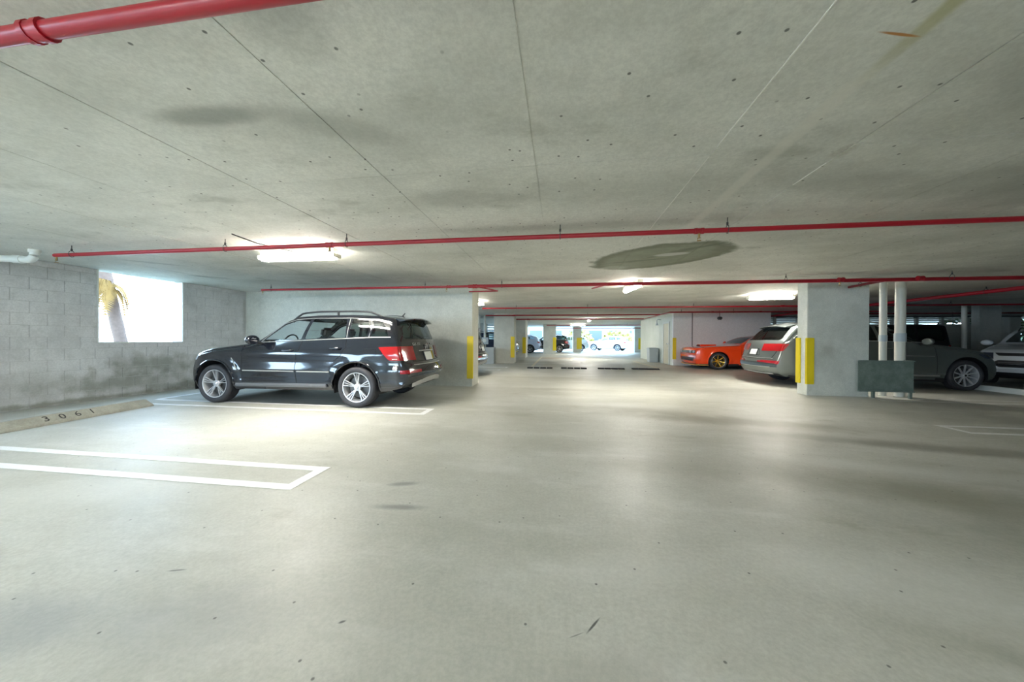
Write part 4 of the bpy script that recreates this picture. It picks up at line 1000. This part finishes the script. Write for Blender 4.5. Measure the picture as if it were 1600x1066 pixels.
for y in np.linspace(-.60, .60, 11):
    t = abs(y)/.6; vs.append([bm.verts.new(p) for p in ((4.38, y, 1.70-.05*t*t), (4.67-.04*t, y, 1.63-.05*t*t), (4.68-.04*t, y, 1.615-.05*t*t), (4.51, y, 1.60-.05*t*t))])
for a, b in zip(vs, vs[1:]):
    for j in range(4): bm.faces.new((a[j], a[(j+1) % 4], b[(j+1) % 4], b[j]))
bm.faces.new(vs[0]); bm.faces.new(vs[-1]); bmesh.ops.recalc_face_normals(bm, faces=bm.faces); link('roof_spoiler', bm, P_GREY, q7, True, .5)

COUPE = dict(L=5.02, W=1.98, R=.350, Ra=.395, rim=.262, tw=.28, wheels=(.98, 3.94), style=('star', 7), mrim=M_GOLD, ws=1.75, sig=.035, tumble=.42, flare=.045, bf=.16, br=.12, rr=.08, crown=.04,
    top=[(0, .66), (.02, .84), (.07, .905), (.4, .95), (1.0, .985), (1.6, 1.02), (1.80, 1.05), (2.35, 1.33), (2.7, 1.42), (3.2, 1.44), (3.6, 1.38), (4.2, 1.13), (4.4, 1.09), (4.88, 1.05), (4.96, .98), (5.0, .8), (5.02, .7)],
    bot=[(0, .42), (.04, .22), (.2, .14), (4.6, .17), (4.95, .3), (5.02, .5)],
    belt=[(0, .86), (.6, .90), (1.7, .97), (2.8, .99), (3.8, 1.03), (5.02, 1.0)],
    crease=[(.84, .03, .010), (.40, .05, .01)], clad=.22,
    side_windows=[('side_window', [(2.02, 1.02), (2.42, 1.24), (2.75, 1.33), (3.25, 1.33), (3.30, 1.05)], M_DTINT, .03), ('side_window', [(3.36, 1.06), (3.32, 1.32), (3.6, 1.26), (3.72, 1.08)], M_DTINT, .03)],
    end_cuts=[('windshield', [(-.74, 1.075), (.74, 1.075), (.56, 1.35), (-.56, 1.35)], M_DTINT, .05, -1, -.003), ('rear_window', [(-.6, 1.16), (.6, 1.16), (.5, 1.34), (-.5, 1.34)], M_DTINT, .05, 1, -.003), ('front_grille', [(-.84, .665), (.84, .665), (.84, .785), (-.84, .785)], M_TRIM, .03, -1, -.01), ('lower_grille', [(-.70, .34), (.70, .34), (.74, .48), (-.74, .48)], M_TRIM, .03, -1, -.01), ('tail_lamp', [(-.8, .8), (.8, .8), (.8, .93), (-.8, .93)], M_REDLAMP, .03, 1, .004)],
    side_lamps=[], lines=[('panel_gap', [(1.86, .95), (1.84, .6), (1.88, .25)], .005, M_SEAM), ('panel_gap', [(3.36, 1.0), (3.34, .6), (3.25, .25)], .005, M_SEAM), ('hood_gap', [(.15, .90), (1.0, .945), (1.8, .985)], .005, M_SEAM)],
    handles=[(3.15, .86)], mirror=(2.15, 1.06), lip=P_ORANGE)
red, bvr, ztr = build_car(COUPE, P_ORANGE, 'bright orange-red muscle coupe with gold wheels in front of the white wall', (5.50, 15.80, 0), 0)
for w_ in [c for c in red.children if c.name.startswith('wheel') and c.name.split('.')[0] == 'wheel']: link('rim_lip', lathe(bmesh.new(), [(-.122, .268), (-.128, .262), (-.118, .246), (-.09, .244)], 40), M_CHROME, w_, True)
for y in (-.72, -.50, .50, .72):
    h = bvr.ray_cast(Vector((-1, y, .725)), Vector((1, 0, 0)))[0]
    if h is not None:
        bm = lathe(bmesh.new(), [(-.03, .001), (-.035, .045), (-.015, .062), (.03, .066)], 20); bmesh.ops.rotate(bm, verts=bm.verts, cent=(0, 0, 0), matrix=Matrix.Rotation(-math.pi/2, 3, 'Z')); 
        bmesh.ops.translate(bm, verts=bm.verts, vec=h+Vector((.01, 0, 0))); bmesh.ops.recalc_face_normals(bm, faces=bm.faces); link('round_headlamp', bm, M_CLEAR, red, True, .6)
pts = []
for y in np.linspace(-.93, .93, 25):
    h = bvr.ray_cast(Vector((-1, y, .21)), Vector((1, 0, 0)))[0]
    if h is not None: pts.append(h+Vector((-.03, 0, -.03)))
Tube('front_splitter', flat('amber_splitter', (.85, .45, .10), .4), pts, .018, red, 8)
link('hood_scoop', box(bmesh.new(), .55, 1.25, -.22, .22, .95, 1.03, .035), P_ORANGE, red, True, .6); link('scoop_opening', box(bmesh.new(), .545, .56, -.17, .17, .965, 1.0), M_SEAM, red)

CROSS = dict(L=4.62, W=1.88, R=.35, Ra=.415, rim=.24, tw=.23, wheels=(.90, 3.60), style=('single', 5), mrim=M_ALLOY, ws=1.35, sig=.04, tumble=.26, flare=.018, bf=.30, br=.22, rr=.09, crown=.05,
    top=[(0, .60), (.03, .80), (.09, .90), (.30, 1.0), (.8, 1.08), (1.2, 1.13), (1.40, 1.17), (2.0, 1.50), (2.4, 1.63), (2.9, 1.66), (3.6, 1.60), (4.1, 1.50), (4.25, 1.42), (4.45, 1.12), (4.55, .95), (4.58, .75), (4.61, .7), (4.62, .58)],
    bot=[(0, .46), (.04, .27), (.25, .20), (4.1, .24), (4.5, .32), (4.62, .48)], belt=[(0, .86), (.6, .95), (1.4, 1.08), (2.6, 1.12), (3.8, 1.18), (4.62, 1.15)],
    crease=[(.88, .03, .010), (.4, .04, .01)], clad=.30,
    side_windows=[('side_window', [(1.62, 1.14), (2.1, 1.42), (2.5, 1.53), (2.55, 1.17)], M_TINT, .03), ('side_window', [(2.62, 1.17), (2.60, 1.54), (3.35, 1.53), (3.42, 1.20)], M_TINT, .03), ('side_window', [(3.5, 1.21), (3.42, 1.52), (3.9, 1.44), (4.02, 1.26)], M_TINT, .03)],
    end_cuts=[('windshield', [(-.72, 1.19), (.72, 1.19), (.60, 1.54), (-.60, 1.54)], M_GLASS, .05, -1, -.003), ('rear_window', [(-.58, 1.14), (.58, 1.14), (.5, 1.42), (-.5, 1.42)], M_DTINT, .05, 1, -.003), ('upper_grille', [(-.50, .82), (.50, .82), (.58, .90), (-.58, .90)], M_TRIM, .02, -1, .003), ('lower_grille', [(-.52, .50), (.52, .50), (.66, .60), (.50, .70), (-.50, .70), (-.66, .60)], M_TRIM, .03, -1, .003), ('bumper_skirt', [(-.80, .26), (.80, .26), (.84, .37), (-.84, .37)], M_TRIM, .03, -1, .002)],
    side_lamps=[('headlamp', [(-.05, .68), (.30, .76), (.42, .90), (.18, .90), (-.05, .84)], M_DARKLAMP, .03, .004), ('tail_lamp', [(4.22, 1.02), (4.8, 1.02), (4.8, .88), (4.35, .88)], M_REDLAMP, .03, .004)], lampy=.60,
    lines=[('panel_gap', [(1.36, 1.08), (1.34, .8), (1.36, .4)], .004, M_SEAM), ('panel_gap', [(2.58, 1.16), (2.5, .8), (2.52, .38)], .004, M_SEAM), ('panel_gap', [(3.45, 1.2), (3.42, 1.0), (3.2, .75)], .004, M_SEAM)],
    rear_lines=[('bumper_step', [(-.7, .62), (.7, .62)], .03, M_TRIM)], handles=[(2.3, 1.0), (3.2, 1.03)], mirror=(1.66, 1.16), rails=(2.2, 3.8, .06, .62), plate=(0, .82, 0), lip=M_TRIM)
esc, bve, zte = build_car(CROSS, P_WHITE, 'white crossover with dark grille partly cut off at the edge of the view', (12.2, 10.6, 0), math.radians(30))
def mesh_grille(root, bv, z0, z1, n, yw):
    for i in range(n):
        z = z0+(z1-z0)*i/(n-1); pts = []
        for y in np.linspace(-yw, yw, 9):
            h = bv.ray_cast(Vector((-1, y, z)), Vector((1, 0, 0)))[0]
            if h is not None: pts.append(h+Vector((-.006, 0, 0)))
        if len(pts) > 1: Tube('grille_bar', M_DSATIN, pts, .005, root, 5)
mesh_grille(esc, bve, .60, .64, 2, .5)

JEEP = dict(L=4.4, W=1.86, R=.40, Ra=.47, rim=.23, tw=.26, wheels=(.72, 3.6), style=('single', 5), mrim=M_DALLOY, ws=1.35, sig=.015, tumble=.10, flare=.01, bf=.08, br=.04, rr=.06, crown=.03, plan=6,
    top=[(0, .8), (.02, 1.0), (.06, 1.08), (.6, 1.14), (1.28, 1.19), (1.42, 1.24), (1.70, 1.66), (1.8, 1.74), (2.5, 1.79), (3.9, 1.80), (4.22, 1.78), (4.27, 1.74), (4.34, 1.2), (4.36, .9), (4.40, .8)],
    bot=[(0, .6), (.05, .42), (.3, .38), (4.2, .42), (4.4, .6)], belt=[(0, 1.05), (1.3, 1.13), (4.4, 1.16)], crease=[], clad=.42,
    side_windows=[('side_window', [(1.62, 1.22), (1.82, 1.62), (2.5, 1.66), (2.5, 1.22)], M_DTINT, .03), ('side_window', [(2.58, 1.22), (2.58, 1.66), (3.3, 1.67), (3.3, 1.22)], M_DTINT, .03), ('side_window', [(3.38, 1.22), (3.38, 1.67), (4.12, 1.66), (4.16, 1.22)], M_DTINT, .03)],
    end_cuts=[('windshield', [(-.74, 1.28), (.74, 1.28), (.68, 1.64), (-.68, 1.64)], M_DTINT, .04, -1, -.003), ('rear_window', [(-.6, 1.26), (.6, 1.26), (.58, 1.64), (-.58, 1.64)], M_DTINT, .04, 1, -.003)],
    side_lamps=[('tail_lamp', [(4.22, 1.08), (4.6, 1.08), (4.6, .85), (4.24, .85)], M_REDLAMP, .02, .01)], lampy=.75,
    lines=[('panel_gap', [(1.5, 1.12), (1.5, .5)], .006, M_SEAM), ('panel_gap', [(2.54, 1.16), (2.54, .5)], .006, M_SEAM)], handles=[(2.3, 1.05), (3.1, 1.05)], mirror=(1.65, 1.25), lip=M_TRIM)
jeep, _, _ = build_car(JEEP, P_JEEP, 'black boxy off-road car behind the grey one, left of a cream pipe', (8.45, 13.80, 0), 0)
tube_ = link('spare_wheel', lathe(bmesh.new(), [(-.12, .1), (-.13, .34), (-.08, .385), (.08, .385), (.13, .34), (.13, .1)], 28), M_TYRE, jeep, True, .6)
tube_.rotation_euler.z = math.pi/2; tube_.location = (4.46, 0, 1.0)

copy_car(glk, P_BLACK, P_BLACK, 'dark sport utility car mostly hidden behind the end of the smooth wall', (-7.12, 11.15, 0), 0)
copy_car(esc, P_DARK, P_WHITE, 'dark blue car peeking out between the first and second pale columns', (-6.95, 19.6, 0), 0)
copy_car(esc, P_BLUEW, P_WHITE, 'pale blue-white car washed out in the daylight between two columns', (-6.2, 30.4, 0), 0)
copy_car(glk, P_BLACK, P_BLACK, 'black car parked far away between two yellow-guarded columns', (-3.6, 32.6, 0), 0)
copy_car(esc, P_SILVER, P_WHITE, 'silver crossover whose rear pokes out behind a far column', (-1.4, 36.6, 0), 0)
copy_car(esc, P_WHITE, P_WHITE, 'white crossover parked at an angle at the far end of the aisle', (3.5, 40.4, 0), math.radians(-28))
copy_car(glk, P_DARK, P_BLACK, 'dark car sliver between the far column and the stair room', (8.25, 36.5, 0), 0)

# ------------------------------------------------------------------ outside: palm, shrubs, neighbouring building
M_TRUNK = flat('palm_trunk', (.13, .085, .065), .9, var=.3, scale=12)
M_FROND = flat('dry_palm_frond', (.20, .11, .025), .8, var=.3)
M_LEAF = flat('palm_leaf', (.07, .11, .03), .7, var=.3)
def palm(label, x, y, z0, h, lean):
    o = thing('palm_tree', label, 'tree', (x, y, z0))
    pts = [(lean[0]*t, lean[1]*t, h*t) for t in [i/24 for i in range(25)]]; rs = [(.15-.03*i/24)*(1+.06*(i % 2)) for i in range(25)]
    Tube('trunk', M_TRUNK, pts, rs, o, 12); top = Vector(pts[-1])
    rnd = random.Random(3)
    def frond(a, L, droop, mat, nm, base):
        bm = bmesh.new(); n = 12; c = []
        for i in range(n+1):
            t = i/n; r = L*t*(1-.25*droop*t); c.append(base+Vector((math.cos(a)*r, math.sin(a)*r, L*(.35*t-droop*t*t))))
        sd = Vector((-math.sin(a), math.cos(a), 0))
        tube(bm, c, [.02*(1-.8*i/n)+.003 for i in range(n+1)], 5)
        for i in range(1, n):
            for s_ in (-1, 1):
                for q in range(2):
                    p = c[i]+(c[i+1]-c[i])*q*.5; l = L*.28*math.sin(math.pi*(i+.5)/(n+1))+.05
                    e = p+sd*s_*l*.8+Vector((math.cos(a)*l*.4, math.sin(a)*l*.4, -l*.55)); wv = (c[i+1]-c[i]).normalized()*.03
                    v = [bm.verts.new(k_) for k_ in (p-wv, p+wv, (p+e)/2+wv+Vector((0, 0, .02)), e)]; bm.faces.new(v)
        link(nm, bm, mat, o)
    for i in range(9): frond(rnd.uniform(-1.4, 1.7), rnd.uniform(.45, .75), rnd.uniform(1.2, 1.7), M_FROND, 'dry_frond', top*(.76+.015*(i % 3))+Vector((0, 0, 0)))
    for i in range(16): frond(2*math.pi*i/16+rnd.uniform(-.2, .2), rnd.uniform(1.8, 2.3), rnd.uniform(.3, .9), M_LEAF, 'frond', top)
palm('palm tree with hanging dry yellow fronds outside the opening in the block wall', -12.5, 8.75, -3.2, 7.6, (0, -1.38))
def shrub(label, x, y, z, r, seed, mat, group=None):
    rnd = random.Random(seed); bm = bmesh.new()
    for i in range(700):
        d = Vector((rnd.gauss(0, 1), rnd.gauss(0, 1), rnd.gauss(0, 1))).normalized()*r*rnd.uniform(.5, 1)**.5
        p = Vector((d.x, d.y, d.z*.8+r*.8)); u = Vector((rnd.gauss(0, 1), rnd.gauss(0, 1), rnd.gauss(0, 1))).normalized()*r*.12; v = u.orthogonal()*.5
        bm.faces.new([bm.verts.new(q) for q in (p-u, p+v, p+u, p-v)])
    o = thing('tree', label, 'tree', (x, y, z), group=group); link('foliage', bm, mat, o); Tube('trunk', M_TRUNK, [(0, 0, 0), (0, 0, r*.9)], [.12, .06], o, 8)
M_BUSH = flat('bush_leaf', (.06, .11, .03), .7, var=.4); M_BUSH2 = flat('yellow_bush_leaf', (.26, .22, .05), .7, var=.3)
shrub('round green tree seen through the right-hand louvred opening', 23.2, 22, -1.5, 2.6, 1, M_BUSH)
shrub('green tree beyond the far right corner of the garage', 30.5, 25.5, -1.5, 2.8, 2, M_BUSH)
shrub('yellow-green tree beyond the end of the aisle, nearer the silver crossover', 2.6, 50, -1.5, 2.6, 3, M_BUSH2)
shrub('yellow-green tree beyond the end of the aisle above the white crossover', 8.6, 51, -1.5, 2.6, 4, M_BUSH2)
b = thing('building', 'pale neighbouring building with blue-grey windows beyond the end of the garage', 'building', (0, 66, -3.2))
link('facade', box(bmesh.new(), -22, 24, 0, 6, 0, 12), flat('pale_facade', (.24, .24, .22), .8), b)
M_WGL = flat('blue_grey_window', (.06, .08, .10), .3)
for i in range(12):
    for j in range(3): link('window', box(bmesh.new(), -21+i*3.8, -18.6+i*3.8, -.1, .05, .9+j*3.3, 2.9+j*3.3), M_WGL, b)
